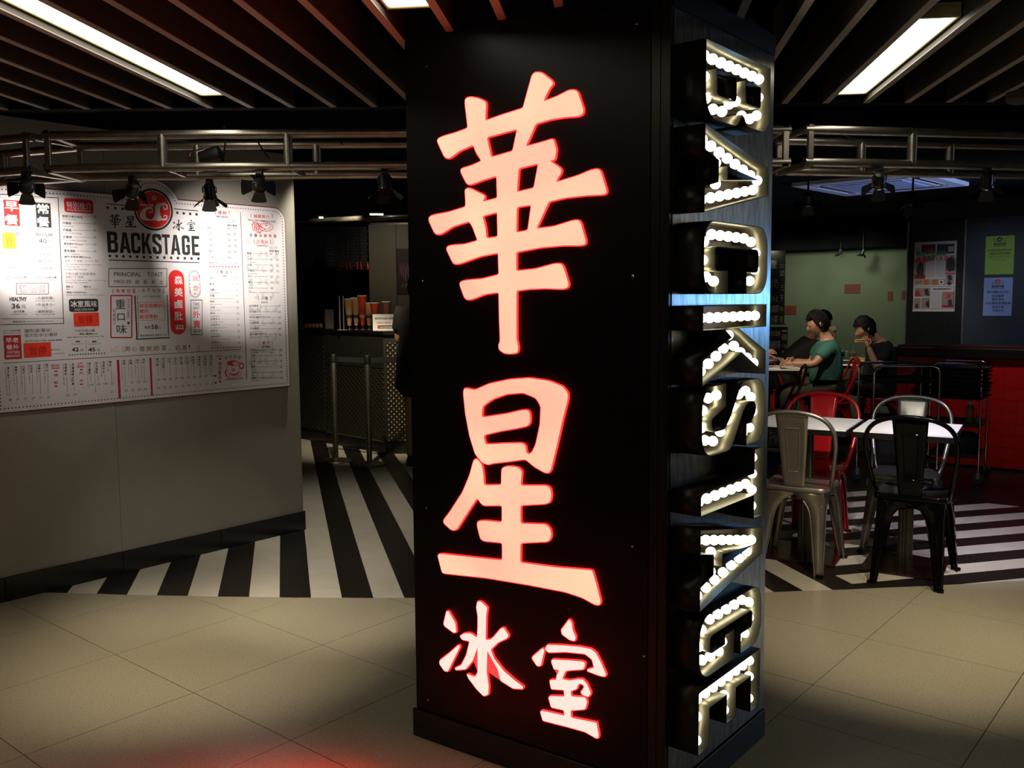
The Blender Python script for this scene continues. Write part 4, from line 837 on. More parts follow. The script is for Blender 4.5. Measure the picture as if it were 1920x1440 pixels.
# ================================================================== lighting truss
def truss(label, pts, zlo, zhi, dy, posts, plates, nrm=None):
    a, b_ = Vector(pts[0]), Vector(pts[1]); d = (b_ - a).normalized(); n = Vector((-d.y, d.x, 0)) * dy
    r = thing('lighting_truss', label, 'truss', ((a.x+b_.x)/2, (a.y+b_.y)/2, zlo), 0, 'truss spans under the ceiling')
    for z in (zlo, zhi):
        for o in (Vector((0, 0, 0)), n):
            obj('chord', MB().tube([a + o + Vector((0, 0, z)), b_ + o + Vector((0, 0, z))], .0175, 14), 'pipe', r, world=True)
    for t_, back in posts:
        p = a + d * t_ + (n if back else Vector((0, 0, 0)))
        obj('post', MB().tube([p + Vector((0, 0, zlo)), p + Vector((0, 0, zhi))], .019, 12), 'pipe', r, world=True)
        q = p + n * (-1 if back else 1)
        if not back: obj('brace', MB().tube([p + Vector((0, 0, zlo)), q + Vector((0, 0, zlo))], .010, 8), 'pipe', r, world=True)
    for t_ in plates:
        p = a + d * t_
        m = MB()
        for zz in (zlo - .02, zhi - .005): m.hexa([p + Vector((0, 0, zz)) - d*.012 - n*.06, p + Vector((0, 0, zz)) + d*.012 - n*.06, p + n*1.06 + Vector((0, 0, zz)) + d*.012, p + n*1.06 + Vector((0, 0, zz)) - d*.012], (0, 0, .025))
        for off in (-.06, 1.0): 
            q = p + n * off; m.hexa([q - d*.012 + Vector((0,0,zlo - .02)), q + d*.012 + Vector((0,0,zlo - .02)), q + d*.012 + n*.06 + Vector((0,0,zlo - .02)), q - d*.012 + n*.06 + Vector((0,0,zlo - .02))], (0, 0, zhi - zlo + .04))
        obj('end_plate', m, 'pipe', r, world=True, mods=[BV(.002, 1)])
    return r
pA = atz(83, 314, 0); TY = 3.72
def tx(px, y=310): return aty(px, y, TY).x
zl = aty(760, 310, TY).z; zh = aty(760, 249, TY).z
truss('long straight truss span between menu wall and dining side, passing behind the pillar', ((tx(84), TY, 0), (tx(1481), TY, 0)), zl, zh, .26,
      [(tx(306) - tx(84), 0), (tx(541) - tx(84), 0), (tx(560) - tx(84) + .02, 1), (tx(330) - tx(84), 1), (tx(1180) - tx(84), 0)], [.02, tx(1481) - tx(84) - .02])
truss('short truss span running off the left edge of the picture', ((tx(62) - .5, TY + .22, 0), (tx(62) - .01, TY + .03, 0)), zl, zh, .26, [(.06, 1)], [.495])
truss('truss span over the dining area, running off the right edge', ((tx(1508), TY, 0), (tx(1508) + 2.6, TY + .443, 0)), zl, zh, .26, [(tx(1728) - tx(1508), 0), (tx(1695) - tx(1508), 1), (tx(1893) - tx(1508), 1), (1.5, 0), (2.2, 0)], [.02])
for i, (pts, lb) in enumerate(([[(420, 236), (423, 262), (419, 296)], 'black cable dangling in the truss right of the black lamp can'], [[(481, 262), (492, 280), (505, 298)], 'black cable slanting down inside the truss'], [[(637, 256), (641, 262), (640, 271)], 'short black cable between the upper truss pipes'],
                               [[(727, 268), (730, 260), (732, 254)], 'short black cable near the pillar edge of the truss'], [[(1580, 250), (1588, 256), (1598, 262)], 'black cable crossing the upper pipes right of the pillar'])):
    r = setp(obj('cable', MB().tube([aty(x, y, TY + .13) for x, y in pts], .0035, 6), 'black'), lb, 'cable', 'cables hanging in the truss')

# ---- spotlights with barn doors
def spotlight(label, pos, tilt, pan, sc=.66, target=None, doors=(1, 1, 1, 1), group='black barn-door spotlights on the truss', rod=.0):
    r = thing('spotlight', label, 'spotlight', pos, 0, group)
    R3 = Matrix.Rotation(pan, 3, 'Z') @ Matrix.Rotation(tilt, 3, 'X')
    piv = Vector((0, 0, -.062 - rod)) * sc
    if target: R3 = (Vector(target) - Vector(pos) - piv).to_track_quat('-Z', 'Y').to_matrix()
    T3 = lambda v: R3 @ (v * sc) + piv
    cm = MB().tube([(-.018*sc, 0, 0), (.018*sc, 0, 0)], .026*sc, 12); cm.tube([(0, 0, -.01*sc), piv + Vector((0, 0, .03*sc))], .008*sc, 8); obj('clamp', cm, 'can', r)
    y = MB().tube([T3(Vector(p)) for p in ((-.042, 0, .0), (-.042, 0, .035), (-.02, 0, .052), (.02, 0, .052), (.042, 0, .035), (.042, 0, .0))], .0045*sc, 6); obj('yoke', y, 'can', r)
    hm = MB().lathe([(.012, .06), (.030, .055), (.036, .03), (.038, -.02), (.044, -.022), (.044, -.036), (.036, -.036), (.034, -.02)], (0, 0, 0), 18); hm.xf(T3); obj('housing', hm, 'can', r)
    rg = MB().lathe([(.0355, -.0362), (.0455, -.0362), (.0455, -.040), (.0355, -.040)], (0, 0, 0), 18); rg.xf(T3); obj('front_ring', rg, 'chrome', r)
    ln = MB().lathe([(.001, -.026), (.033, -.026), (.033, -.024), (.001, -.022)], (0, 0, 0), 16); ln.xf(T3); obj('lens', ln, 'lens', r)
    for k in range(4):
        if not doors[k]: continue
        op = math.radians(38 if k % 2 else 55); RZ = Matrix.Rotation(k * PI/2, 3, 'Z'); w0, w1, ln_ = .030, .048, .070
        q = [Vector((-w0, .042, -.040)), Vector((w0, .042, -.040)), Vector((w1, .042 + ln_*math.cos(op), -.040 - ln_*math.sin(op))), Vector((w1*.6, .042 + ln_*1.12*math.cos(op), -.040 - ln_*1.12*math.sin(op))), Vector((-w1*.6, .042 + ln_*1.12*math.cos(op), -.040 - ln_*1.12*math.sin(op))), Vector((-w1, .042 + ln_*math.cos(op), -.040 - ln_*math.sin(op)))]
        m = MB(); m.v = [tuple(T3(RZ @ p)) for p in q]; m.f = [(0, 1, 2, 3, 4, 5)]
        d_ = obj('barn_door', m, 'can', r, mods=[('SOLIDIFY', dict(thickness=.002))])
        hg = MB(); hg.v = []; hg.box(-.008, .040, -.044, .008, .046, -.038); hg.xf(lambda v: T3(RZ @ v)); obj('hinge', hg, 'chrome', d_)
    return r, T3
def hang(px, py, dy=0.0, z=None): p = aty(px, py, TY + dy); return (p.x, p.y, (zl - .030) if z is None else z)
bpt = lambda x, y: tuple(PW.P(*PW.uv(x, y)))
TG6 = (1.85, 4.9, .75); TG7 = (2.3, 4.75, .6); TG1 = bpt(42, 462); TG2 = bpt(428, 485); TG3 = bpt(150, 620)
s1, _ = spotlight('black barn-door spotlight at the far left, glaring onto the menu board', hang(49, 330, -.02), .35, .5, target=TG1)
s2, _ = spotlight('black spotlight tilted sideways just left of the board arch', hang(248, 330, .13), -.9, 1.2, target=TG3)
s3, _ = spotlight('black spotlight half hidden behind the truss, right of the board arch', hang(392, 328, .27), .3, .2)
s4, _ = spotlight('black spotlight with wide-open doors above the right end of the menu board', hang(487, 330, -.0), .25, -.45, target=TG2)
s5, _ = spotlight('black spotlight with bright lens beside the pillar edge', hang(722, 330, .0), -.15, .3)
s6, _ = spotlight('black spotlight in front of the ceiling cassette unit', hang(1649, 322, .05), .1, .2, .62, target=TG6)
s7, _ = spotlight('black spotlight on the truss near the right edge', hang(1851, 325, .1), .1, .3, .62, target=TG7)
def drop(label, px, py, Y, zc, sc, tilt, pan):
    p = aty(px, py, Y); return spotlight(label, (p.x, p.y, zc), tilt, pan, sc, group='spotlights under the dining ceiling', rod=(zc - p.z) / sc - .06)[0]
r8 = drop('black spotlight hanging low in front of the slate blue wall', 1711, 372, 5.6, 2.31, .8, -.2, .1)
r9 = drop('dim black spotlight hanging left of the cassette unit', 1515, 372, 5.9, 2.31, .8, .9, -.3)
r10 = drop('left one of two small lamps on the sage wall', 1576, 472, 10.3, 2.31, .55, .3, 0)
r11 = drop('right one of two small lamps on the sage wall', 1618, 472, 10.3, 2.31, .55, .3, .8)
# the board's hot spots come from the lamps on the truss
def lamp_of(r, target, power, ang, c=(1, .92, .86), sc=.66):
    pv_ = r.location + Vector((0, 0, -.062 * sc)); d = (Vector(target) - pv_).normalized()
    spot('lamp_light', tuple(pv_ + d * .044 * sc), target, power, c, ang, 1.0, .02, r)
lamp_of(s1, TG1, 100, 46); lamp_of(s4, TG2, 230, 34); lamp_of(s2, TG3, 14, 58)
lamp_of(s6, TG6, 115, 44, sc=.62); lamp_of(s7, TG7, 120, 40, (.9, .85, 1), .62)
# round black lamp can inside the truss
pc = aty(396, 293, TY + .13)
cn = thing('lamp_can', 'round black lamp can with a silver bracket lying inside the truss', 'lamp', tuple(pc))
obj('can', MB().lathe([(.004, -.05), (.030, -.045), (.036, .02), (.034, .04), (.006, .05)], (0, 0, 0), 16, Matrix.Rotation(1.3, 3, 'Y')), 'can', cn)
obj('bracket', MB().tube([(-.09, 0, -.01), (-.085, 0, .018), (-.03, 0, .03)], .004, 6), 'chrome', cn)

# ================================================================== back room, left: counter and queue
ORD = ['leftmost', 'second from left', 'third from left', 'fourth from left', 'fifth from left', 'sixth from left']
def prism(pts, z0, z1):
    n = len(pts); m = MB(); return m.add([(x, y, z0) for x, y in pts] + [(x, y, z1) for x, y in pts], [tuple(range(n))[::-1], tuple(range(n, 2*n))] + [(i, (i+1) % n, n + (i+1) % n, n + i) for i in range(n)])
g3 = lambda p: (p.x, p.y)
cA = atz(556, 822, 0); cB = atz(614, 832, 0); cC = atz(723, 852, 0); cD = atz(800, 851, 0)
ct = thing('service_counter', 'dark service counter clad in patterned metal plate behind the queue posts', 'counter', (-1.4, 8.9, 0))
body = [g3(cA), g3(cB), g3(cC), g3(cD), (cD.x + .1, cD.y + 1.2), (cC.x - .1, cC.y + 1.5), (cA.x, cA.y + 1.0)]
obj('body', prism(body, .12, 1.12), 'cbody', ct, world=True)
obj('plinth', prism([(x, y + .02) for x, y in body], 0, .12), 'base', ct, world=True)
m = pm('patterned_plate', (.10, .085, .06), .34, .85); nt = m.node_tree; b = nt.nodes['Principled BSDF']
tc = nt.nodes.new('ShaderNodeTexCoord'); mx = nt.nodes.new('ShaderNodeMath'); mx.operation = 'MULTIPLY'
for k, ry in enumerate((.785, -.785)):
    mp = nt.nodes.new('ShaderNodeMapping'); mp.inputs['Rotation'].default_value = (0, ry, 0); wv_ = nt.nodes.new('ShaderNodeTexWave'); wv_.inputs['Scale'].default_value = 9; wv_.inputs['Distortion'].default_value = 0
    nt.links.new(tc.outputs['Object'], mp.inputs[0]); nt.links.new(mp.outputs[0], wv_.inputs[0]); nt.links.new(wv_.outputs[1], mx.inputs[k])
bp = nt.nodes.new('ShaderNodeBump'); bp.inputs['Distance'].default_value = .009; bp.inputs['Strength'].default_value = 1
nt.links.new(mx.outputs[0], bp.inputs['Height']); nt.links.new(bp.outputs[0], b.inputs['Normal']); M['pp'] = m
for a, b_, z1_ in ((cA, cB, 1.08), (cB, cC, .80), (cC, cD, 1.05)):
    P_ = Plane(g3(a), b_ - a); obj('metal_plate', P_.box(.02, .13, (b_ - a).length - .015, z1_, 0, .006), 'pp', ct, world=True)
P_ = Plane(g3(cB), cC - cB); obj('upper_panel', P_.box(.01, .81, (cC - cB).length - .01, 1.10, 0, .008), 'cbody', ct, world=True)
obj('edge_strip', P_.box(.0, .118, (cC - cB).length, .128, 0, .012), 'pipe', ct, world=True)
tp = obj('counter_top', prism([(x - (.03 if i in (0, 6) else 0), y - .04) for i, (x, y) in enumerate(body)], 1.12, 1.155), 'blackgloss', ct, world=True, mods=[BV(.004, 1)])
CT = 1.156
# queue posts
def stanchion(label, p):
    r = thing('queue_post', label, 'post', (p.x, p.y, 0), 0, 'queue posts in front of the counter')
    obj('base', MB().lathe([(.14, 0), (.142, .008), (.13, .02), (.05, .03), (.03, .036)], (0, 0, 0), 28), 'pipe', r)
    obj('pole', MB().lathe([(.024, .03), (.024, .93)], (0, 0, 0), 16), 'pipe', r)
    obj('head', MB().lathe([(.030, .90), (.031, .955), (.026, .968), (.008, .972)], (0, 0, 0), 16), 'can', r); return r
q1 = atz(630, 866, 0); q2 = atz(693, 873, 0)
stanchion('left steel queue post in front of the counter', q1); stanchion('right steel queue post in front of the counter', q2)
bm_ = MB(); q3 = q2 + Vector((.75, .4, 0))
setp(obj('queue_belt', MB().hexa([q1 + Vector((.03, 0, .90)), q2 + Vector((-.03, 0, .90)), q2 + Vector((-.03, 0, .945)), q1 + Vector((.03, 0, .945))], (0, .003, 0)), 'blackc'), 'black belt stretched between the two queue posts', 'belt')
setp(obj('queue_belt', MB().hexa([q2 + Vector((.03, 0, .90)), q3 + Vector((0, 0, .90)), q3 + Vector((0, 0, .945)), q2 + Vector((.03, 0, .945))], (0, .003, 0)), 'blackc'), 'black belt running right from the right queue post behind the woman', 'belt')
# cones, holders, sign on the counter
def on_counter(px, Y=8.95): q = aty(px, 605, Y); return Vector((q.x, q.y, CT))
for i, (px, hh, mt, lb) in enumerate(((655, .30, 'cone', 'tan printed cone cup, leftmost on the counter'), (668, .31, 'cone', 'tan printed cone cup, second from left on the counter'), (680, .33, 'coner', 'red cone cup between two tan ones on the counter'), (692, .26, 'cone', 'tan cone cup just left of the red-and-white one'), (703, .26, 'coner', 'red cone cup behind the white counter notice'), (725, .27, 'bread', 'brown cone cup to the right of the red one'))):
    p = on_counter(px, 8.95 + .03 * (i % 2)); r = thing('cone_cup', lb, 'cup', tuple(p), 0, 'cone cups displayed on the counter')
    obj('cone', MB().lathe([(.018, .04), (.048, hh), (.044, hh - .002)], (0, 0, 0), 16), mt if mt != 'bread' else pm('brown_cone', (.12, .05, .025), .5), r)
    obj('rim', MB().lathe([(.049, hh - .004), (.050, hh + .002), (.046, hh + .003)], (0, 0, 0), 16), 'paper', r)
    st = MB().lathe([(.030, 0), (.030, .006)], (0, 0, 0), 12); st.tube([(0, 0, .005), (0, 0, .05)], .006, 6); obj('stand', st, 'pipe', r)
    obj('printed_band', MB().lathe([(.0292, .115), (.0325, .145)], (0, 0, 0), 14), 'ink' if mt == 'cone' else 'cone', r)
for px, lb in ((637, 'left thin steel card stand on the counter'), (644, 'right thin steel card stand on the counter')):
    p = on_counter(px, 8.9); r = thing('card_stand', lb, 'card stand', tuple(p), .25, 'steel card stands on the counter')
    obj('blade', MB().box(-.004, -.05, .0, .004, .05, .33), 'pipe', r, mods=[BV(.002, 1)]); obj('foot', MB().box(-.025, -.05, 0, .025, .05, .006), 'pipe', r)
for px, w_, h_, lb in ((618, .095, .20, 'dark framed card standing at the left of the counter'), (563, .08, .15, 'small dark framed card beside the menu wall end')):
    p = on_counter(px, 9.2); r = thing('framed_card', lb, 'frame', tuple(p), 0, 'framed cards on the counter')
    obj('frame', MB().box(-w_/2, -.008, 0, w_/2, .008, h_), 'trim', r, mods=[BV(.002, 1)]); obj('card', MB().box(-w_/2 + .008, -.010, .008, w_/2 - .008, -.008, h_ - .008), 'posterd', r)
for k, px in enumerate((574, 581, 588, 595, 602)):
    p = on_counter(px, 9.35); r = thing('bread_roll', ORD[k] + ' small brown roll in the row at the left of the counter', 'bread', tuple(p), 0, 'rolls lined up on the counter'); obj('crust', MB().ball((0, 0, .03), (.022, .03, .028), 10, 6), 'cone', r)
SC_ = Plane(g3(on_counter(699, 8.6)), Vector((1, -.12, 0)))
su = SC_.u(744, 0, 605); szb = SC_.uv(700, 619)[1]
sg = thing('counter_sign', 'white tented notice card on the counter edge beside the cones', 'sign', tuple(SC_.P(su/2, CT, 0)))
SZ = CT
obj('card', SC_.box(0, SZ, su, SZ + .155, -.002, 0), 'paper', sg, world=True); obj('acrylic_foot', SC_.box(0, SZ - .0, su, SZ + .004, -.07, .0), 'clear', sg, world=True)
ps = Print(SC_, .0006); yb0 = 615; 
ps.T('顧客請往此處先取餐牌', 703, 599, 738, 3.6, 'ink', .02); ps.T('外賣請在此等候叫號', 706, 607, 733, 3.2, 'red', .01); ps.R(708, 610, 736, 616, 'ink'); ps.T('BACKSTAGE', 713, 615, 735, 3.4, 'wink', .02, .0003); ps.disc(711, 613, 2.6, 'redb', .0003); ps.build(sg)
# back wall pieces
setp(obj('wall_back', MB().box(-5, 11.6, 0, 1.8, 11.7, 2.75), 'ceil'), kind='structure')
bw = thing('wall_panel_beige', 'tall beige wall panel behind the counter beside the dark poster', 'panel', tuple(aty(722, 600, 10.6)))
bw.name = 'beige_panel'
PBk = Plane(g3(aty(694, 500, 10.6)), Vector((1, 0, 0)))
obj('board', PBk.box(PBk.u(694), 0, PBk.u(745), PBk.uv(700, 421)[1], -.03, 0), 'panelw', bw, world=True); obj('board', PBk.box(PBk.u(746), 0, PBk.u(800), PBk.uv(700, 421)[1], -.03, 0), 'panelw', bw, world=True); obj('top_rail', PBk.pxbox(694, 417, 800, 421, -.03, .01), 'pipe', bw, world=True)
po = thing('dark_poster', 'dark framed poster on the beige panel above the woman', 'poster', tuple(PBk.P(PBk.u(770), 1.6, 0)))
obj('poster_sheet', PBk.pxbox(745, 466, 792, 552, .0, .012), 'posterd', po, world=True)
pp_ = Print(PBk, .0126); 
for k in range(9): pp_.R(749 + 3.3*k, 492 + (k*7) % 13, 751 + 3.3*k, 512 + (k*5) % 17, 'tanp' if k % 2 else 'pinkp')
M['tanp'] = M['skinp']; pp_.T('小奴', 752, 540, 770, 9, 'chalk'); pp_.build(po, {'tanp': 'tan_print', 'pinkp': 'pink_print'})
sc = MB(); SW = Plane(g3(aty(555, 460, 10.4)), Vector((1, 0, 0)))
for j in range(13):
    for i in range(27):
        u, z = SW.uv(566 + 4.6 * i + (2.3 if j % 2 else 0), 428 + 5.8 * j, 0)
        sc.add([SW.P(u + .0155 * math.cos(a), z + .018 * math.sin(a), .012 * (1 if a > PI else -.2)) for a in [2*PI*k/8 for k in range(8)]], [tuple(range(8))])
sw = thing('scalloped_screen', 'dark screen of small overlapping metal scales behind the counter', 'screen', tuple(SW.P(.4, 1.5, -.02)))
obj('backing', SW.box(SW.u(540), SW.uv(560, 503)[1], SW.u(694), 2.76, -.03, -.012), 'ceil', sw, world=True); obj('scales', sc, 'silver', sw, world=True, kind='stuff')
for k in range(6):
    p = aty(636 + 10 * k + (k % 2) * 3, 496, 10.2); r = thing('red_heat_lamp', ORD[k] + ' small red lamp shade in the row under the scaled screen', 'lamp', (p.x, p.y, p.z - .06), 0, 'red lamps over the kitchen pass'); obj('shade', MB().lathe([(.008, .10), (.012, .06), (.032, .0), (.029, .0)], (0, 0, 0), 14), 'cred', r); obj('cord', MB().tube([(0, 0, .1), (0, 0, 2.75 - p.z + .06)], .003, 5), 'can', r)
bp_ = setp(obj('ceiling_pipe', MB().tube([aty(540, 417, 8.0), aty(690, 409, 7.2), aty(800, 402, 6.8)], .022, 12), 'pipe'), 'thick steel pipe crossing high behind the counter opening', 'pipe')
for i, (x, y, lb) in enumerate(((602, 408, 'left small lamp clipped on the high pipe'), (706, 402, 'long lit lamp head above the high pipe'))):
    p = aty(x, y, 7.0); r = thing('pipe_lamp', lb, 'lamp', tuple(p), .2, 'lamps by the high pipe'); obj('housing', MB().tube([(-.05, 0, .02), (.05, 0, .02)], .016, 10), 'can', r); obj('tube_light', MB().tube([(-.05 if i else -.015, 0, .0), (.05 if i else .015, 0, .0)], .006, 8), 'lens', r)
spot('counter_fill', (-1.3, 7.0, 2.3), (-1.35, 8.75, .6), 190, WARM, 50, 1)
spot('panel_spot', (-1.1, 9.4, 2.3), (-1.4, 10.6, 1.9), 8, WARM, 60, 1)

# ================================================================== figures
def skin_mesh(chains, levels=2):
    """chains: list of (points, radii, links) -> evaluated (verts, faces)"""
    me = bpy.data.meshes.new('tmp'); vs = []; es = []; rs = []; roots = []
    for pts, rad, links in chains:
        o = len(vs); vs += [tuple(p) for p in pts]; es += [(a + o, b + o) for a, b in links]; rs += rad; roots.append(o)
    me.from_pydata(vs, es, []); ob = bpy.data.objects.new('tmp', me); col.objects.link(ob)
    ob.modifiers.new('s', 'SKIN'); sd = ob.modifiers.new('d', 'SUBSURF'); sd.levels = levels; sd.render_levels = levels
    for i, r in enumerate(rs): me.skin_vertices[0].data[i].radius = (r, r)
    for i in roots: me.skin_vertices[0].data[i].use_root = True
    dg = bpy.context.evaluated_depsgraph_get(); ev = ob.evaluated_get(dg); m2 = ev.to_mesh()
    out = ([v.co.copy() for v in m2.vertices], [tuple(p.vertices) for p in m2.polygons]); ev.to_mesh_clear()
    bpy.data.objects.remove(ob); bpy.data.meshes.remove(me); return out
def V(*a): return Vector(a)
def head_geo(mb, c, fwd, up, s=1.0):
    """skull, jaw, nose, brow, lips and ears around the head centre"""
    fwd = fwd.normalized(); rt = fwd.cross(up).normalized(); up = rt.cross(fwd).normalized()
    B = Matrix((rt, fwd, up)).transposed()
    h_ = MB(); nu, nv = 28, 22
    for j in range(nv + 1):
        t = -PI/2 + PI * j / nv
        for k in range(nu):
            a = 2 * PI * k / nu; x = .074 * math.cos(t) * math.cos(a); y = .094 * math.cos(t) * math.sin(a); z = .115 * math.sin(t)
            if z < 0: f = 1 + z * 2.6; x *= max(.5, f); y = y * (1 + z * (1.0 if y > 0 else 3.2)) + (.012 if y > 0 else 0)
            if y > .04:
                g = math.exp(-(x / .013) ** 2)
                y += .018 * g * math.exp(-((z + .018) / .020) ** 2)
                y += .006 * math.exp(-(x / .024) ** 2) * math.exp(-((z + .058) / .009) ** 2)
                y -= .009 * math.exp(-((abs(x) - .031) / .013) ** 2) * math.exp(-((z - .006) / .012) ** 2)
                y += .004 * math.exp(-((z - .026) / .009) ** 2)
            h_.v.append((x, y, z))
    for j in range(nv):
        for k in range(nu): A = j * nu; h_.f.append((A + k, A + (k+1) % nu, A + nu + (k+1) % nu, A + nu + k))
    for sx in (-1, 1): h_.ball((.076 * sx, -.005, -.008), (.010, .018, .030), 8, 6)
    h_.xf(lambda v: B @ (v * s) + c); mb.add(h_.v, h_.f)
    return B
def eyes(parent, c, B, s=1.0):
    m = MB()
    for sx in (-1, 1): m.ball((.031 * sx, .078, .006), (.013, .008, .007), 8, 6)
    m.xf(lambda v: B @ (v * s) + c); obj('eyes', m, 'ink', parent, world=True)
    m = MB(); m.ball((0, .088, -.058), (.020, .006, .0045), 10, 6)
    m.xf(lambda v: B @ (v * s) + c); obj('lips', m, pm('lips', (.30, .09, .07), .5), parent, world=True)
def hair_geo(c, B, s=1.0, long_=0.0, seed=1):
    m = MB(); nu, nv = 44, 22; rg = random.Random(seed)
    for j in range(nv + 1):
        t = -1.15 + (PI/2 + 1.15) * j / nv
        for k in range(nu):
            a = 2 * PI * k / nu; front = math.sin(a)
            lo = (.55 + rg.uniform(-.1, .1)) if front > .5 else (-.05 if front > .22 else (-.55 if front > -.15 and not long_ else -1.15 - long_))
            tt = max(t, lo); n_ = 1 + rg.uniform(-.03, .09); z = .124 * math.sin(tt)
            m.v.append((.083 * math.cos(tt) * math.cos(a) * n_, (.103 * math.cos(tt) * math.sin(a) - .004) * n_ * (1 + (z * 1.2 if z < 0 and front < 0 else 0)), z * n_ + .006 - (long_ * .1 if tt < -1 else 0)))
    for j in range(nv):
        for k in range(nu): A = j * nu; m.f.append((A + k, A + (k+1) % nu, A + nu + (k+1) % nu, A + nu + k))
    m.sm = True; m.xf(lambda v: B @ (v * s) + c); return m
def hand_chains(w, d, pn, curl=.5, side=1, s=1.0):
    """palm and five separate fingers; w wrist, d pointing direction, pn palm normal (fingers curl towards it)"""
    d = d.normalized(); pn = (pn - d * pn.dot(d)).normalized(); x = d.cross(pn).normalized() * side
    ch = [([w - d * .02, w + d * .03 * s, w + d * .065 * s], [.026 * s, .030 * s, .027 * s], [(0, 1), (1, 2)])]
    for i, (ox, L) in enumerate(((-.028, .072), (-.010, .080), (.009, .074), (.026, .058))):
        p0 = w + (d * .055 + x * ox) * s; pts = [p0]; dd = d.copy(); p = p0 + d * .025 * s; pts.append(p)
        for q in (.45, .32, .25):
            dd = (Matrix.Rotation(-curl * .75, 3, d.cross(pn)) @ dd).normalized() if False else (dd + pn * curl * .8).normalized()
            p = p + dd * L * q * s; pts.append(p)
        ch.append((pts, [.0088 * s, .0086 * s, .008 * s, .0073 * s, .0062 * s], [(0, 1), (1, 2), (2, 3), (3, 4)]))
    p0 = w + (d * .018 - x * .020) * s; p1 = p0 + (d * .018 - x * .022 + pn * .008) * s; p2 = p1 + (d * .028 - x * .004 + pn * .014 * (1 + curl)) * s; p3 = p2 + (d * .020 + x * .006 + pn * .010) * s
    ch.append(([p0, p1, p2, p3], [.013 * s, .0125 * s, .0105 * s, .0085 * s], [(0, 1), (1, 2), (2, 3)]))
    return ch
def person(label, J, fwd, shirt, trousers, shoes, headfwd, headup=V(0, 0, 1), sleeve=.5, dress=False, seed=1, long_=0.0, hands=((.5, V(0, 0, -1)), (.5, V(0, 0, -1)))):
    """J: pelvis chest neck head shL elL wrL shR elR wrR hipL knL anL hipR knR anR (world points)"""
    r = thing('person', label, 'person', (J['pelvis'].x, J['pelvis'].y, 0))
    P = J; nk = P['neck']; hd = P['head']; ch = P['chest']; pv = P['pelvis']; ab = (ch + pv) / 2
    pts = [pv, ab, ch, nk, (nk * 2 + hd) / 3, hd - (hd - nk) * .15]; rad = [.120, .112, .120, .060, .052, .055]; lk = [(0, 1), (1, 2), (2, 3), (3, 4), (4, 5)]
    def limb(root, names, rr):
        k = len(pts); q = [P[n] for n in names]
        for i, p in enumerate(q): pts.append(p); rad.append(rr[i]); lk.append((root if i == 0 else k + i - 1, k + i))
    limb(2, ('shL', 'elL', 'wrL'), (.058, .042, .028)); limb(2, ('shR', 'elR', 'wrR'), (.058, .042, .028))
    limb(0, ('hipL', 'knL', 'anL'), (.085, .056, .038)); limb(0, ('hipR', 'knR', 'anR'), (.085, .056, .038))
    chains = [(pts, rad, lk)]
    for (e, w_, (curl, pn), sd) in ((P['elL'], P['wrL'], hands[0], 1), (P['elR'], P['wrR'], hands[1], -1)): 
        dd = P.get('hd' + ('L' if sd == 1 else 'R'), (w_ - e)); chains += hand_chains(w_, dd, pn, curl, sd, .9)
    vs, fs = skin_mesh(chains); mb = MB().add(vs, fs); B = head_geo(mb, hd, headfwd, headup)
    mb.sm = True; body = obj('body', mb, 'skin', r, world=True)
    eyes(r, hd, B)
    obj('hair', hair_geo(hd, B, 1.0, long_, seed), 'hair', r, world=True)
    # clothes: same skeleton, a little fuller
    def lerp(a, b_, t_): return a + (b_ - a) * t_
    sp = [lerp(pv, ab, -.15), ab, ch, lerp(ch, nk, .72)]; sr = [.178, .168, .165, .088]; sl = [(0, 1), (1, 2), (2, 3)]
    for s_ in 'LR':
        k = len(sp); sp += [P['sh' + s_], lerp(P['sh' + s_], P['el' + s_], sleeve)]; sr += [.080, .066]; sl += [(2, k), (k, k + 1)]
    vs, fs = skin_mesh([(sp, sr, sl)]); m = MB().add(vs, fs); m.sm = True; obj('dress_top' if dress else 'shirt', m, shirt, r, world=True)
    if dress:
        d_ = MB().lathe([(.14, .62), (.205, .70 - .0), (.19, .95), (.165, 1.12)], (pv.x, pv.y, 0), 24); 
        for k in range(24): pass
        obj('skirt', d_, shirt, r, world=True)
    else:
        tp_ = [pv + V(0, 0, .02)]; tr_ = [.150]; tl_ = []
        for s_ in 'LR':
            k = len(tp_); tp_ += [P['hip' + s_], P['kn' + s_], lerp(P['kn' + s_], P['an' + s_], .95)]; tr_ += [.10, .072, .056]; tl_ += [(0, k), (k, k + 1), (k + 1, k + 2)]
        vs, fs = skin_mesh([(tp_, tr_, tl_)]); m = MB().add(vs, fs); m.sm = True; obj('trousers', m, trousers, r, world=True)
    for s_ in 'LR':
        a = P['an' + s_]; f = Vector((fwd.x, fwd.y, 0)).normalized(); rt = V(f.y, -f.x, 0); zf = a.z
        m = MB().lathe([(.040, -.0), (.047, .012), (.044, .05), (.034, .085)], (0, 0, 0), 14)
        m.v = [(x_ * 1.0, y_ * 2.7 + .055, z_ * (1 if y_ < .02 else .75)) for x_, y_, z_ in m.v]; m.xf(lambda v: V(a.x, a.y, a.z - .075) + rt * v.x + f * v.y + V(0, 0, v.z)); so = obj('shoe', m, shoes, r, world=True)
        m = MB().lathe([(.046, -.012), (.049, .0), (.047, .010)], (0, 0, 0), 14); m.v = [(x_, y_ * 2.7 + .055, z_) for x_, y_, z_ in m.v]; m.xf(lambda v: V(a.x, a.y, a.z - .077) + rt * v.x + f * v.y + V(0, 0, v.z)); obj('sole', m, 'shoew' if dress else 'shoe', so, world=True)
    return r, B
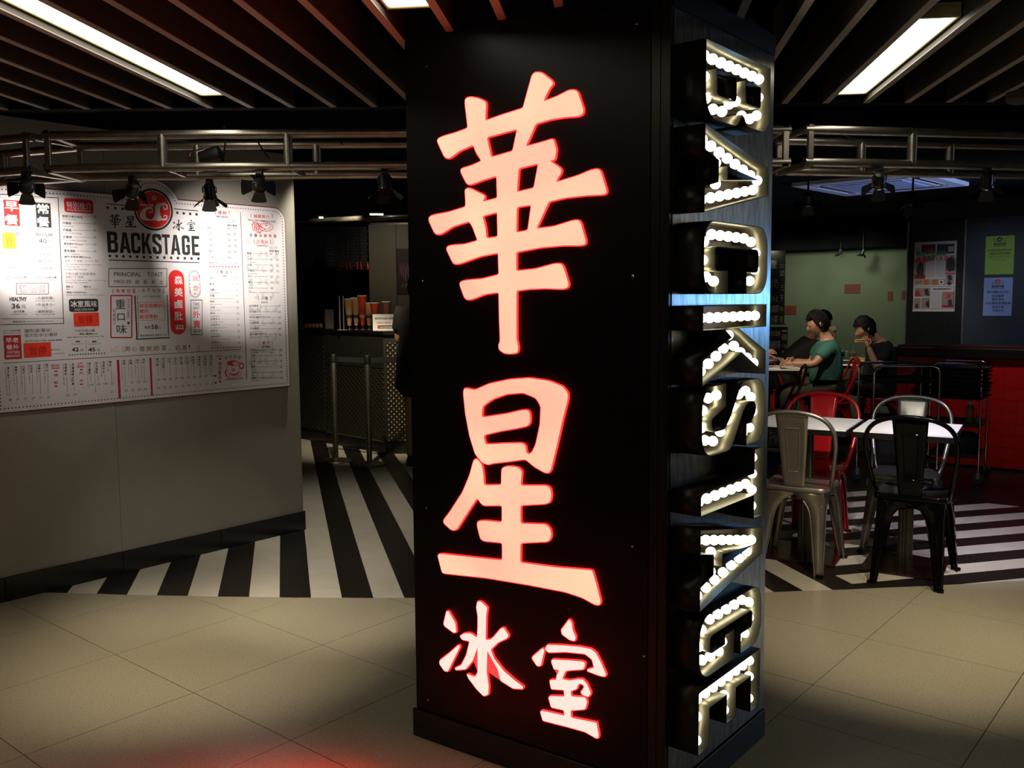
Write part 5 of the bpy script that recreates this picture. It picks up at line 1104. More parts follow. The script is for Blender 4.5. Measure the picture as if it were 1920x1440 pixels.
# standing woman at the counter, seen from behind
wx, wy = -.80, 7.82
J = dict(pelvis=V(wx, wy, .93), chest=V(wx, wy, 1.22), neck=V(wx, wy + .01, 1.40), head=V(wx + .0, wy + .04, 1.545), shL=V(wx - .15, wy, 1.33), elL=V(wx - .17, wy + .08, 1.08), wrL=V(wx - .10, wy + .30, 1.10),
         shR=V(wx + .15, wy, 1.33), elR=V(wx + .17, wy + .08, 1.08), wrR=V(wx + .10, wy + .30, 1.10), hipL=V(wx - .07, wy, .86), knL=V(wx - .075, wy + .01, .48), anL=V(wx - .08, wy - .02, .088), hipR=V(wx + .07, wy, .86), knR=V(wx + .08, wy + .02, .48), anR=V(wx + .09, wy + .05, .088))
person('standing person in a black dress with bare legs and sneakers at the counter', J, V(.15, 1, 0), 'blackc', 'blackc', 'shoe', V(.1, 1, -.1), sleeve=.7, dress=True, long_=.3, hands=((.4, V(0, 0, -1)), (.4, V(0, 0, -1))))

# ================================================================== dining side, right
AD = Vector((math.cos(-.660), math.sin(-.660), 0))
# sage green back wall, dark soffit above it
GW = Plane(g3(aty(1560, 560, 11.0)), AD)
gw = setp(obj('wall_back_dining', GW.box(-4.5, 0, 3.2, 2.32, -.1, 0), 'green'), kind='structure')
sf = setp(obj('trim_3', GW.box(-4.5, GW.uv(1560, 466, .45)[1], 3.2, 2.32, .05, .45), 'ceil'), kind='structure')
for x0, y0, x1, y1, lb in ((1583, 532.5, 1613, 550.5, 'wide brick-red note in the middle of the sage wall'), (1664, 546.5, 1674, 564, 'narrow brick-red note right of the wide one'), (1690, 545, 1697, 562, 'narrow brick-red note at the right edge of the sage wall'), (1470, 573, 1493, 590, 'brick-red note beside the chalk menu boards')):
    a = GW.uv(x0, y1, 0); b_ = GW.uv(x1, y0, 0); r = thing('wall_note', lb, 'note', tuple(GW.P((a[0]+b_[0])/2, a[1], 0)), 0, 'brick-red notes on the sage wall')
    obj('card', GW.pxbox(x0, y0, x1, y1, 0, .006), 'rednote', r, world=True, mods=[BV(.001, 1)])
    p = Print(GW, .0066)
    for k in range(3): p.R(x0 + (x1-x0)*.15, y0 + (y1-y0)*(.25+.22*k), x1 - (x1-x0)*(.15+.1*k), y0 + (y1-y0)*(.25+.22*k) + 1, 'darkp')
    p.build(r, {'darkp': 'print_lines'})
for px in (1500, 1570, 1640): q = GW.P(GW.u(px), 2.02, .95); spot('wall_washer', tuple(q), tuple(GW.P(GW.u(px), 1.25, 0)), 11, (.88, 1, .76), 120, 1.0)
# chalk menu boards
CB = Plane(g3(aty(1440, 560, 10.5)), Vector((1, -.05, 0)))
def chalk(label, x0, y0, x1, y1, rows):
    a = CB.uv(x0, y1, 0); r = thing('chalk_menu', label, 'menu board', tuple(CB.P(CB.u((x0+x1)/2), a[1], 0)), 0, 'black menu boards with chalk lettering')
    obj('board', CB.pxbox(x0, y0, x1, y1, -.02, 0), 'board', r, world=True); obj('ledge', CB.pxbox(x0, y1 - 2, x1, y1, 0, .05), 'board', r, world=True)
    p = Print(CB, .0006)
    for t_x, X0, Y0, X1, h_ in rows: p.T(t_x, X0, Y0, X1, h_, 'chalk', .0)
    p.build(r); return r
chalk('upper chalk menu board right of the lit letters', 1405, 470, 1473, 609, [('壹', 1442, 503, 1456, 15), ('飲奶', 1441, 540, 1459, 17), ('三', 1462, 502, 1471, 6), ('誌', 1462, 518, 1471, 12), ('三', 1462, 544, 1471, 9), ('長多士', 1440, 566, 1459, 12), ('下', 1461, 566, 1469, 13), ('炭燒即', 1440, 586, 1460, 14), ('午', 1462, 586, 1469, 11), ('奶茶', 1440, 606, 1459, 14), ('茶', 1462, 605, 1468, 12), ('紅豆冰', 1409, 530, 1436, 14), ('菠蘿包', 1409, 560, 1436, 14), ('早餐', 1412, 590, 1434, 14)])
chalk('lower chalk menu board behind the diner at the left edge', 1405, 613, 1477, 700, [('華文化遺產', 1440, 630, 1463, 10), ('絲襪奶茶', 1440, 653, 1463, 14), ('一', 1466, 622, 1475, 3), ('磅', 1466, 638, 1475, 12), ('一份', 1466, 653, 1475, 8), ('茶令', 1466, 668, 1475, 11), ('多士', 1412, 640, 1436, 13)])
ch_l = spot('chalk_spot', tuple(aty(1450, 430, 9.3)), tuple(aty(1450, 590, 9.9)), 9, WARM, 60, 1)

# slate blue wall, ribbed panel with poster
BW = Plane(g3(aty(1806, 560, 8.5)), AD)
bz = BW.uv(1860, 407, 0)[1]
bwl = setp(obj('wall_right', BW.box(0, 0, 3.2, bz, -.1, 0), 'bluew'), kind='structure')
bwu = obj('upper_panel', BW.box(.0, bz + .02, 3.2, 2.32, -.1, 0), 'bluew', bwl)
obj('upper_panel', BW.box(BW.u(1690), bz + .02, -.012, 2.32, -.1, 0), 'bluew', bwl)
obj('recess_strip', BW.box(BW.u(1690), bz - .0, 3.2, bz + .02, -.08, -.015), 'black', bwl)
u0, u1 = BW.u(1699), BW.u(1803)
ribs = setp(obj('trim_4', BW.box(u0, .9, u1, bz - .01, -.09, -.03), 'corr'), kind='structure')
zr = BW.uv(1750, 652, 0)[1]
for k in range(34):
    uu = u0 + (u1 - u0) * (k + .5) / 34; obj('rib', BW.box(uu - .004, zr, uu + .004, bz - .012, -.03, -.022), 'corr', ribs)
obj('edge_angle', BW.box(u0 - .012, .9, u0, bz - .01, -.03, .004), 'pipe', ribs); obj('edge_angle', BW.box(u1 + .0, .9, u1 + .014, bz - .01, -.03, .004), 'pipe', ribs)
obj('sill', BW.box(u0 - .02, zr - .035, u1 - .03, zr, -.03, .07), 'paper', ribs, mods=[BV(.003, 1)])
def poster(label, pl, x0, y0, x1, y1, off, mat, group=None, name='poster'):
    a = pl.uv(x0, y1, off); r = thing(name, label, 'poster' if name == 'poster' else 'notice', tuple(pl.P(pl.u((x0+x1)/2, off), a[1], off)), 0, group)
    obj('sheet', pl.pxbox(x0, y0, x1, y1, off - .002, off), mat, r, world=True); return r, Print(pl, off + .0006)
r, p = poster('tall newspaper-style poster with photos and coloured headlines on the ribbed panel', BW, 1711, 451, 1794.5, 584, -.018, 'news')
M['pinkp'] = M['pinkp']; R_ = p.R
R_(1728, 459, 1754, 473, 'darkp'); R_(1757, 458, 1789, 475, 'darkp'); R_(1714, 464, 1726, 476, 'greyp'); R_(1733, 466, 1750, 475, 'red', .0002); R_(1778, 462, 1788, 472, 'greyp', .0002)
p.T('華星打造港飲', 1718, 481, 1774, 9, 'greeni', .03, .0004); p.T('茶餐廳八大巨星', 1718, 490, 1790, 9, 'redb', .03, .0002); p.T('明星搶食', 1716, 492, 1740, 7, 'redb', .04, .0005); p.T('好味道', 1736, 488, 1752, 8, 'greeni', .03, .0006)
R_(1715, 490, 1735, 523, 'skinp'); p.poly([(1722,493),(1727,491),(1731,495),(1732,507),(1730,521),(1726,521),(1725,510),(1723,521),(1720,520),(1719,505)], 'darkp', .0003); R_(1714, 515, 1735, 523, 'red', .0002)
for k in range(16): p.L(1738, 488 + 2.1*k, 1753, 488 + 2.1*k, .8, 'greyp'); p.L(1755, 488 + 2.1*k, 1771, 488 + 2.1*k, .8, 'greyp')
R_(1773, 484, 1792, 509, 'skinp'); p.poly([(1775,488),(1781,482),(1788,484),(1791,492),(1790,506),(1780,510),(1774,504)], 'darkp', .0003); R_(1772, 511, 1791, 514, 'pinkp')
R_(1773, 515, 1788, 533, 'greyp'); p.poly([(1776,516),(1783,515),(1786,525),(1778,527)], 'darkp', .0002); p.disc(1780, 531, 4, 'darkp', .0002)
R_(1714, 524, 1772, 534, 'greyp', -.0001)
p.poly([(1716,527),(1729,525),(1728,531),(1716,533)], 'cone', .0002); p.disc(1737, 529, 5.5, 'cone', .0002); p.disc(1736, 529, 4, 'orangeb', .0003); p.disc(1753, 529, 5.8, 'cone', .0002); p.disc(1754, 528, 4, 'orangeb', .0003); p.disc(1765, 529, 4.4, 'wink', .0002); p.disc(1765, 529, 2.4, 'darkp', .0003)
p.frame(1712, 537, 1788, 579, .7, 'darkp'); R_(1715, 540, 1744, 556, 'skinp'); p.poly([(1716,548),(1722,543),(1727,556),(1716,556)], 'red', .0002); p.poly([(1733,543),(1740,541),(1743,555),(1735,553)], 'darkp', .0002)
R_(1714, 559, 1726, 578, 'skinp'); p.poly([(1716,571),(1721,568),(1722,578),(1716,578)], 'darkp', .0002); R_(1728, 558, 1743, 578, 'skinp'); p.poly([(1735,568),(1742,562),(1743,577),(1736,574)], 'darkp', .0002)
p.T('星級茶餐廳食得好安心', 1749, 543.5, 1784, 3, 'darkp', .04)
for k in range(15): p.L(1746, 547 + 2.1*k, 1764, 547 + 2.1*k, .8, 'greyp')
R_(1766, 547, 1789, 577, 'skinp'); p.T('冰', 1774, 560, 1783, 11, 'redb', .04, .0002); p.poly([(1777,563),(1784,561),(1786,574),(1778,576)], 'darkp', .0003); R_(1766, 572, 1788, 577, 'red', .0001)
p.build(r, {'darkp': 'dark_photo', 'skinp': 'tan_photo', 'greyp': 'grey_text', 'pinkp': 'pink_banner', 'greeni': 'green_headline', 'cone': 'food_photo', 'orangeb': 'orange_food'})
def notice(label, x0, y0, x1, y1, mat, lines):
    r, p = poster(label, BW, x0, y0, x1, y1, .003, mat, 'coloured notices on the slate blue wall', 'wall_notice')
    cx = (x0 + x1) / 2; k = (x1 - x0) / 55; p.disc(cx, y0 + 8, 4.2 * k, 'redb' if mat == 'bluep' else 'ink'); p.T('cC', cx - 2.4, y0 + 10, cx + 2.6, 4, 'wink', .03, .0003)
    p.L(cx - 12, y0 + 7, cx - 5, y0 + 7, .7); p.L(cx + 5, y0 + 7, cx + 12, y0 + 7, .7); p.T('華星', cx - 11, y0 + 13, cx - 5, 3); p.T('冰室', cx + 5, y0 + 13, cx + 11, 3); p.T('BACKSTAGE', cx - 11.5, y0 + 19.5, cx + 11.5, 5, 'ink', .05); p.L(cx - 12, y0 + 21, cx + 12, y0 + 21, .7)
    for t_x, w_, dy_, h_ in lines: p.T(t_x, cx - w_/2, y0 + dy_, cx + w_/2, h_, 'ink', .01)
    p.build(r)
notice('lime green notice, upper one on the slate blue wall', 1846, 441, 1903, 515, 'greenp', [('請勿擅自移動桌椅及傢俬', 44, 31, 4.4), ('如需協助請與店員聯絡', 40, 37, 4), ('Please do not move the furniture', 44, 41, 2), ('Thank you for your co-operation', 38, 44.5, 2), ('Backstage', 24, 48, 1.6)])
notice('pale blue notice below the lime green one', 1842.5, 520, 1899.5, 592, 'bluep', [('請勿擅動本店內', 40, 30, 4.6), ('固定爐罉', 22, 37, 4.6), ('重型物品', 22, 43.5, 4.6), ('如有損毀,照價賠償', 46, 51, 4.8), ('敬請不要', 22, 58, 4.6), ('多謝合作', 21, 64.5, 4.6)])

# low red tiled wall with a dark counter on it
RW = Plane(g3(atz(1827, 878, 0)), AD)
zt_ = RW.uv(1880, 674, 0)[1]; ul = RW.u(1680, 0, 760)
rw = setp(obj('wall_low_red', RW.box(ul, 0, 2.6, zt_ + .10, -.35, -.006), 'redj'), kind='structure')
obj('counter_top', RW.box(ul - .02, zt_ + .005, 2.62, zt_ + .085, -.37, .03), 'black', rw, mods=[BV(.004, 1)])
obj('base_rail', RW.box(ul, .0, 2.6, .022, -.006, .012), 'trim', rw)
tw = .098; cnt = 0
def tile(u_, z_, u2, z2):
    global cnt
    u_, z_, u2, z2 = max(u_, ul), max(z_, .024), min(u2, 2.0), min(z2, zt_)
    if u2 - u_ < .015 or z2 - z_ < .015 or cnt > 290: return
    obj('wall_tile', RW.box(u_ + .001, z_ + .001, u2 - .001, z2 - .001, -.006, rr.uniform(-.0008, .0008)), 'redt', rw); cnt += 1
for i in range(-26, 30):
    for j in range(-2, 14):
        if (i - j) % 4 == 0: tile(i*tw, j*tw, (i+2)*tw, (j+1)*tw)
        if (i - j) % 4 == 3: tile(i*tw, j*tw, (i+1)*tw, (j+2)*tw)
# air-conditioning cassette under the dining ceiling
ac = thing('ceiling_cassette', 'square white air-conditioning cassette lit blue under the dining ceiling', 'air conditioner', (2.85, 7.155, 2.285), math.radians(46.6))
obj('body', MB().box(-.42, -.42, .03, .42, .42, .04), 'acd', ac)
fm = MB(); S = .49
for x0, y0, x1, y1 in ((-S, -S, S, -S + .09), (-S, S - .09, S, S), (-S, -S + .09, -S + .09, S - .09), (S - .09, -S + .09, S, S - .09)): fm.box(x0, y0, 0, x1, y1, .032)
for x0, y0, x1, y1 in ((-.33, -.33, .33, -.27), (-.33, .27, .33, .33), (-.33, -.27, -.27, .27), (.27, -.27, .33, .27)): fm.box(x0, y0, .002, x1, y1, .032)
for sx in (-1, 1):
    for sy in (-1, 1): fm.box(min(sx*.33, sx*.4), min(sy*.33, sy*.4), .001, max(sx*.33, sx*.4), max(sy*.33, sy*.4), .032)
obj('frame', fm, 'acw', ac, mods=[BV(.004, 1)])
for k in range(4):
    Rk = Matrix.Rotation(k * PI/2, 3, 'Z'); m = MB().box(-.27, .335, .006, .27, .385, .012); m.xf(lambda v: Rk @ v); obj('louvre', m, 'acd', ac)
    m = MB().box(-.27, .385, .0, .27, .392, .03); m.xf(lambda v: Rk @ v); obj('louvre_edge', m, 'acw', ac)
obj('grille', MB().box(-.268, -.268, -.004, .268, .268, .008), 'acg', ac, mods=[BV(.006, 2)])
obj('hanger', MB().box(-.03, -.03, .035, .03, .03, .06), 'acd', ac)

# ------------------------------------------------------------------ sheet-metal chairs (front = +y)
def chair_parts(r, mat):
    hs = {'f': (.168, .150), 'r': (.150, -.165)}; ft = {'f': (.205, .185), 'r': (.165, -.255)}; ZT = .435
    def cor(k, sx, t): a, b_ = ft[k], hs[k]; return V(sx * (a[0] + (b_[0]-a[0])*t), a[1] + (b_[1]-a[1])*t, ZT * t)
    for k in 'fr':
        for sx in (-1, 1):
            m = MB(); n = 15; other = 'r' if k == 'f' else 'f'
            curves = []
            for tgt in ((k, -sx), (other, sx)):
                o = len(m.v); cv = []
                for i in range(n + 1):
                    t = i / n; p = cor(k, sx, t); q = cor(tgt[0], tgt[1], t); dv = q - p; half = dv.length / 2
                    w_ = .030 + .046 * t
                    if t > .66: x_ = min(1, (t - .66) / .26); w_ = .0604 + .010*x_ + (half - .0704) * (1 - math.sqrt(max(0, 1 - x_*x_)))
                    if t > .92: w_ = half
                    e = p + dv.normalized() * w_; m.v += [tuple(p), tuple(e)]; cv.append(e)
                m.f += [(o + 2*i, o + 2*i + 1, o + 2*i + 3, o + 2*i + 2) for i in range(n)]; curves.append(cv)
            lg = obj('leg', m, mat, r, smooth=True, mods=[('SOLIDIFY', dict(thickness=.0025, offset=0))])
            rl = MB(); 
            for cv in curves: rl.tube([c for i, c in enumerate(cv) if i <= int(.93 * n)], .0038, 6)
            obj('rolled_edge', rl, mat, lg)
            f0 = cor(k, sx, 0); obj('foot_cap', MB().box(f0.x - (.012 if sx > 0 else .004) - .008, f0.y - .014, 0, f0.x + (.004 if sx > 0 else .012) + .008, f0.y + .014, .014), 'cblack', lg, mods=[BV(.003, 1)])
    # seat: dished rounded square with a rolled lip
    o = rc(-.172, -.170, .172, .155, .05, 6); rings = [(1.03, -.022), (1.035, -.008), (1.0, .004), (.93, .002), (.80, -.004), (.4, -.009)]
    m = MB(); n = len(o)
    for s_, dz in rings: m.v += [(x * s_, (y + .0075) * s_ - .0075, .442 + dz) for x, y in o]
    for i in range(len(rings) - 1): m.f += [(i*n + k, i*n + (k+1) % n, (i+1)*n + (k+1) % n, (i+1)*n + k) for k in range(n)]
    m.f.append(tuple((len(rings)-1)*n + k for k in range(n))); obj('seat', m, mat, r, smooth=True, mods=[('SOLIDIFY', dict(thickness=.003, offset=-1))])
    # hoop
    hp = [(-.160, -.055, .425), (-.178, -.10, .47), (-.198, -.150, .58), (-.212, -.195, .68), (-.206, -.222, .755), (-.172, -.238, .808), (-.115, -.248, .838), (-.05, -.252, .850), (0, -.252, .852)]
    hp = hp + [(-x, y, z) for x, y, z in hp[:-1][::-1]]
    q = [V(*p) for p in hp]; sm = []
    for i in range(len(q) - 1):
        a, b_, c_, d_ = q[max(i-1, 0)], q[i], q[i+1], q[min(i+2, len(q)-1)]
        for s_ in (0, .33, .66): sm.append(.5 * ((2*b_) + (c_ - a)*s_ + (2*a - 5*b_ + 4*c_ - d_)*s_*s_ + (3*b_ - a - 3*c_ + d_)*s_**3))
    sm.append(q[-1]); obj('back_hoop', MB().tube(sm, .0115, 10), mat, r)
    # splat with a pressed panel
    m = MB(); nz = 14; cols = 9
    for j in range(nz + 1):
        t = j / nz; z = .437 + .408 * t; y = -.168 - .083 * t ** .8 + (.014 * math.sin(PI * t)); hw = .054 + .030 * t
        for k in range(cols):
            x = -hw + 2 * hw * k / (cols - 1); inside = 2 <= k <= cols - 3 and .22 < t < .84; m.v.append((x, y + (.004 if inside else 0), z))
    m.f = [(j*cols + k, j*cols + k + 1, (j+1)*cols + k + 1, (j+1)*cols + k) for j in range(nz) for k in range(cols - 1)]
    obj('back_splat', m, mat, r, smooth=True, mods=[('SOLIDIFY', dict(thickness=.0025, offset=0))])
    m = MB(); L = [(-.026, .53), (.026, .53), (.036, .765), (-.036, .765)]
    def yy_(z): t = (z - .437) / .408; return -.168 - .083 * t ** .8 + .014 * math.sin(PI * t)
    pts_ = []
    for i in range(4):
        a, b_ = L[i], L[(i+1) % 4]
        for s_ in range(6): x = a[0] + (b_[0]-a[0])*s_/6; z = a[1] + (b_[1]-a[1])*s_/6; pts_.append((x, yy_(z) - .001, z))
    m.tube(pts_, .0024, 5, closed=True); obj('pressed_rib', m, mat, r)
    # cross brace under the seat
    m = MB(); m.tube([cor('f', -1, .82), cor('r', 1, .82)], .004, 6); m.tube([cor('f', 1, .82), cor('r', -1, .82)], .004, 6); obj('cross_brace', m, mat, r)
def chair(label, mat, pos, ang, group='pressed-metal chairs'):
    """ang: the direction the sitter faces, degrees from +x"""
    r = thing('metal_chair', label, 'chair', (pos[0], pos[1], .0012), math.radians(ang - 90), group); chair_parts(r, mat); return r
c_black = chair('gloss black metal chair nearest the camera at the right-hand table', 'cblack', (2.075, 4.655), 59.5)
protos = {'cblack': c_black}
def chair_copy(label, mat, pos, ang):
    c = copy_tree(c_black, None, {M['cblack']: M[mat]}); c.location = (pos[0], pos[1], .0012); c.rotation_euler.z = math.radians(ang - 90); c['label'] = label
    for q in tree(c):
        if q.name.startswith('foot_cap'): q.material_slots[0].link = 'DATA'
    return c
chair_copy('bare galvanised metal chair beside the pillar at the left-hand table', 'silver', (1.570, 4.905), 59.5)
chair_copy('glossy red metal chair on the far side of the left-hand table', 'cred', (1.795, 5.385), 239.5)
chair_copy('worn grey metal chair on the far side of the right-hand table', 'cgrey', (2.235, 5.14), 239.5)
chair_copy('red metal chair with its empty seat, between the pillar and the man in teal', 'cred', tuple(atz(1452, 772, .44).xy), 168)
chair_copy('red metal chair under the man in the teal shirt', 'cred', (3.06, 8.80), 172)
chair_copy('red metal chair under the diner in black behind the man in teal', 'cred', (2.98, 9.95), 8)
chair_copy('red metal chair under the stooping man in the black shirt', 'cred', (3.66, 9.05), 172)
chair_copy('red metal chair behind the letters under the diner at the left edge', 'cred', (1.98, 9.1), 0)

# ------------------------------------------------------------------ tables
def table(label, c, ang, w_, d_, group=None, top='ttop'):
    r = thing('pedestal_table', label, 'table', (c[0], c[1], .001), math.radians(ang), group)
    obj('tabletop', MB().box(-w_/2, -d_/2, .745, w_/2, d_/2, .752), top, r)
    obj('edge_core', MB().box(-w_/2 + .001, -d_/2 + .001, .715, w_/2 - .001, d_/2 - .001, .745), 'tdark', r)
    m = MB(); n = 32
    for z in (.012, .70): m.v += [((.038 if k % 2 else .034) * math.cos(2*PI*k/n), (.038 if k % 2 else .034) * math.sin(2*PI*k/n), z) for k in range(n)]
    m.f = [(k, (k+1) % n, n + (k+1) % n, n + k) for k in range(n)]; obj('column', m, 'tcol', r, smooth=False)
    obj('spider', MB().box(-.16, -.02, .697, .16, .02, .715).box(-.02, -.16, .699, .02, .16, .715), 'tdark', r); obj('base_plate', MB().box(-.20, -.20, 0, .20, .20, .011), 'tbase', r, mods=[BV(.003, 1)]); return r
table('white-topped pedestal table beside the pillar', (1.640, 5.045), -30.5, .50, .49, 'white-topped pedestal tables')
table('white-topped pedestal table at the black and grey chairs', (2.098, 4.795), -30.5, .475, .49, 'white-topped pedestal tables')
table('dark-edged table where the man in teal rests his arms', (2.50, 8.95), -8, .62, .60, None)
table('dark-edged table with the drink and sandwich', (3.22, 9.55), -8, .50, .62, None, 'tdark')
TZ = .7532
def on_table(px, py, z=TZ): return atz(px, py, z)
# things on the far tables
def dish(label, px, py, rd, mat='plate', h_=.018, cat='plate', grp=None):
    p = on_table(px, py); r = thing('plate' if cat == 'plate' else cat, label, cat, tuple(p), 0, grp)
    obj('dish', MB().lathe([(rd*.55, 0), (rd*.6, .003), (rd, h_), (rd*.97, h_ + .002), (rd*.55, .006)], (0, 0, 0), 20), mat, r); return r
p = on_table(1598, 673); cup = thing('drink_cup', 'clear plastic cup of iced tea with a straw on the far table', 'cup', tuple(p))
obj('cup_wall', MB().lathe([(.026, 0), (.040, .078), (.039, .078), (.025, .002)], (0, 0, 0), 18), 'clear', cup)
obj('iced_tea', MB().lathe([(.024, .003), (.034, .050)], (0, 0, 0), 18), 'tea', cup); obj('foam', MB().lathe([(.0342, .051), (.0375, .068), (.02, .072)], (0, 0, 0), 18), 'bread', cup); obj('straw', MB().tube([(.0, 0, .01), (.006, 0, .15)], .0035, 8), 'paper', cup)
p = on_table(1608, 679); sw_ = thing('sandwich', 'cut sandwich on a white plate beside the drink', 'sandwich', tuple(p), .1)
obj('lower_slice', MB().box(-.06, -.05, .012, .06, .05, .026), 'bread', sw_, mods=[BV(.005, 2)]); obj('filling', MB().box(-.058, -.048, .026, .058, .048, .034), pm('egg_filling', (.75, .6, .12), .6), sw_); obj('upper_slice', MB().box(-.06, -.05, .034, .06, .05, .050), 'bread', sw_, mods=[BV(.005, 2)])
dish('white plate under the sandwich on the far table', 1608, 680, .078)
dish('white saucer left of the drink on the far table', 1585, 679, .045)
dish('small white dish at the right of the sandwich', 1620, 675, .035)
p = on_table(1582, 664); bx = thing('tissue_box', 'low pale box at the back of the far table', 'box', tuple(p), -.1); obj('box_body', MB().box(-.05, -.03, 0, .05, .03, .035), 'tub', bx, mods=[BV(.003, 1)]); obj('tissue', MB().box(-.03, -.008, .035, .03, .008, .042), 'paper', bx)
p = on_table(1587, 668); sh_ = thing('salt_shaker', 'small glass shaker with white cap beside the drink', 'shaker', tuple(p)); obj('glass', MB().lathe([(.016, 0), (.018, .035), (.014, .045)], (0, 0, 0), 14), 'clear', sh_); obj('cap', MB().lathe([(.015, .045), (.015, .060), (.008, .064)], (0, 0, 0), 14), 'plate', sh_)
p = on_table(1575, 684); mt_ = setp(obj('placemat', MB().box(-.16, -.10, 0, .16, .10, .0015), 'paper', None), 'white paper placemat at the near edge of the far table', 'placemat'); mt_.location = (p.x, p.y, TZ - .001); mt_.rotation_euler.z = -.15
p = on_table(1455, 690); mt2 = setp(obj('placemat', MB().box(-.13, -.09, 0, .13, .09, .0015), 'paper', None), 'white paper placemat in front of the man in teal', 'placemat'); mt2.location = (p.x, p.y, TZ - .001); mt2.rotation_euler.z = -.12
dish('white bowl at the left end of the table in front of the man in teal', 1443, 681, .05, 'plate', .03, 'bowl')
p = on_table(1449, 678); bx2 = thing('tin_box', 'small silver box on the table in front of the man in teal', 'box', tuple(p), -.1); obj('tin', MB().box(-.045, -.03, 0, .045, .03, .045), 'phone', bx2, mods=[BV(.008, 2)]); obj('lid_seam', MB().box(-.0455, -.0305, .030, .0455, .0305, .032), 'tub', bx2)

# ------------------------------------------------------------------ diners
def seated(label, pel, dirv, lean, head, wrL, wrR, elL, elR, shirt, trousers, headfwd, hands, seed, neck=None, shoe='shoe', sleeve=.72):
    f = V(dirv[0], dirv[1], 0).normalized(); rt = V(f.y, -f.x, 0); pv = V(*pel)
    nk = V(*neck); ch = pv.lerp(nk, .72) - f * .03
    J = dict(pelvis=pv, chest=ch, neck=nk, head=V(*head), shL=nk - rt * .165 - V(0, 0, .075), shR=nk + rt * .165 - V(0, 0, .075), elL=V(*elL), elR=V(*elR), wrL=V(*wrL), wrR=V(*wrR),
             hipL=pv - rt * .09 - V(0, 0, .02), hipR=pv + rt * .09 - V(0, 0, .02), knL=pv + f * .40 - rt * .12 - V(0, 0, .03), knR=pv + f * .40 + rt * .11 - V(0, 0, .03), anL=pv + f * .33 - rt * .12 - V(0, 0, pv.z - .088), anR=pv + f * .36 + rt * .11 - V(0, 0, pv.z - .088))
    return person(label, J, f, shirt, trousers, shoe, headfwd, V(0, 0, 1), sleeve, seed=seed, hands=hands)[0:2] + (J,)
# man in teal, facing left, arms on the table, looking at a phone
a_ = lambda x, y, Y: tuple(aty(x, y, Y))
pr_, B1, J1 = seated('person in a teal t-shirt with short dark hair and glasses, leaning over the table', (3.02, 8.80, .56), (-1, .10), 0, a_(1533, 606, 8.80), a_(1484, 682, 8.70), a_(1489, 677, 8.98), a_(1527, 684, 9.06 - .46), a_(1520, 681, 9.02), 'teal', 'khaki', V(-1, .02, -.42), ((.8, V(0, .7, -.3)), (.8, V(0, -.7, -.3))), 4, neck=a_(1549, 633, 8.80))
g = MB(); Bt = B1; hc = J1['head']
for sx in (-1, 1): g.tube([(.031*sx + .020*math.cos(a), .094, .006 + .015*math.sin(a)) for a in [2*PI*k/14 for k in range(14)]], .0018, 5, closed=True); g.tube([(.051*sx, .092, .010), (.077*sx, .0, .006)], .0016, 5)
g.tube([(-.011, .096, .008), (.011, .096, .008)], .0016, 5); g.xf(lambda v: Bt @ v + hc); obj('glasses', g, 'cblack', pr_, world=True)
pp0 = aty(1466, 676, 8.82); ph_ = thing('phone', 'dark phone held in both hands by the man in teal', 'phone', tuple(pp0), .1)
pb_ = MB().box(-.035, -.075, 0, .035, .075, .009); R4 = Matrix.Rotation(.75, 3, 'Y'); pb_.xf(lambda v: R4 @ v); obj('phone_body', pb_, 'phone', ph_, mods=[BV(.003, 2)]); pb_ = MB().box(-.031, -.068, .0091, .031, .068, .0095); pb_.xf(lambda v: R4 @ v); obj('screen', pb_, 'blackgloss', ph_)
# diner in black behind him, facing right, lifting food
_, B2, J2 = seated('person in black behind the man in teal, lifting food with the right hand', (2.97, 9.95, .56), (1, -.10), 0, a_(1541, 604, 9.95), a_(1526, 664, 9.98), a_(1561, 636, 9.72), a_(1508, 672, 10.1), a_(1548, 664, 9.72), 'blackc', 'blackc', V(1, -.1, -.4), ((.5, V(0, 0, -1)), (.9, V(-.8, 0, .2))), 9, neck=a_(1523, 632, 9.95))
J2w = J2['wrR']; fd = thing('bread_roll', 'torn piece of bread held up by the diner in black', 'food', tuple(aty(1562, 616, 9.68))); obj('crumb', MB().ball((0, 0, 0), (.045, .03, .035), 12, 8), 'bread', fd); obj('crust', MB().ball((.012, 0, .006), (.036, .031, .033), 10, 8), 'paper', fd)
# stooping man in black on the right, facing left
_, B3, J3 = seated('person in a black t-shirt stooping over the far table, hand at the mouth', (3.66, 9.10, .56), (-1, .10), 0, a_(1622, 616, 9.05), a_(1628, 650, 8.85), a_(1634, 676, 9.3), a_(1646, 694, 8.78), a_(1650, 694, 9.35), 'blackc', 'blackc', V(-1, .0, -.55), ((.9, V(.2, .8, .2)), (.5, V(0, 0, -1))), 14, neck=a_(1648, 637, 9.05))
sp_ = thing('sandwich_half', 'sandwich half raised to the mouth of the stooping man', 'sandwich', tuple(J3['wrL'] + V(-.085, .01, .055)), .1); obj('bread_slice', MB().box(-.04, -.02, -.012, .04, .02, .0), 'bread', sp_, mods=[BV(.004, 2)]); obj('filling', MB().box(-.038, -.019, .0, .038, .019, .005), 'coner', sp_); obj('top_slice', MB().box(-.04, -.02, .005, .04, .02, .016), 'bread', sp_, mods=[BV(.004, 2)])
# diner mostly behind the letters, only a hand shows
_, B4, J4 = seated('person behind the bulb letters, only one raised hand showing at their right side', (1.98, 9.05, .56), (1, -.02), 0, a_(1372, 622, 9.05), a_(1436, 664, 8.9), a_(1430, 672, 9.25), a_(1392, 684, 8.86), a_(1396, 684, 9.3), 'blackc', 'khaki', V(1, 0, -.4), ((.9, V(-.3, .5, -.6)), (.6, V(0, 0, -1))), 21, neck=a_(1358, 650, 9.05))

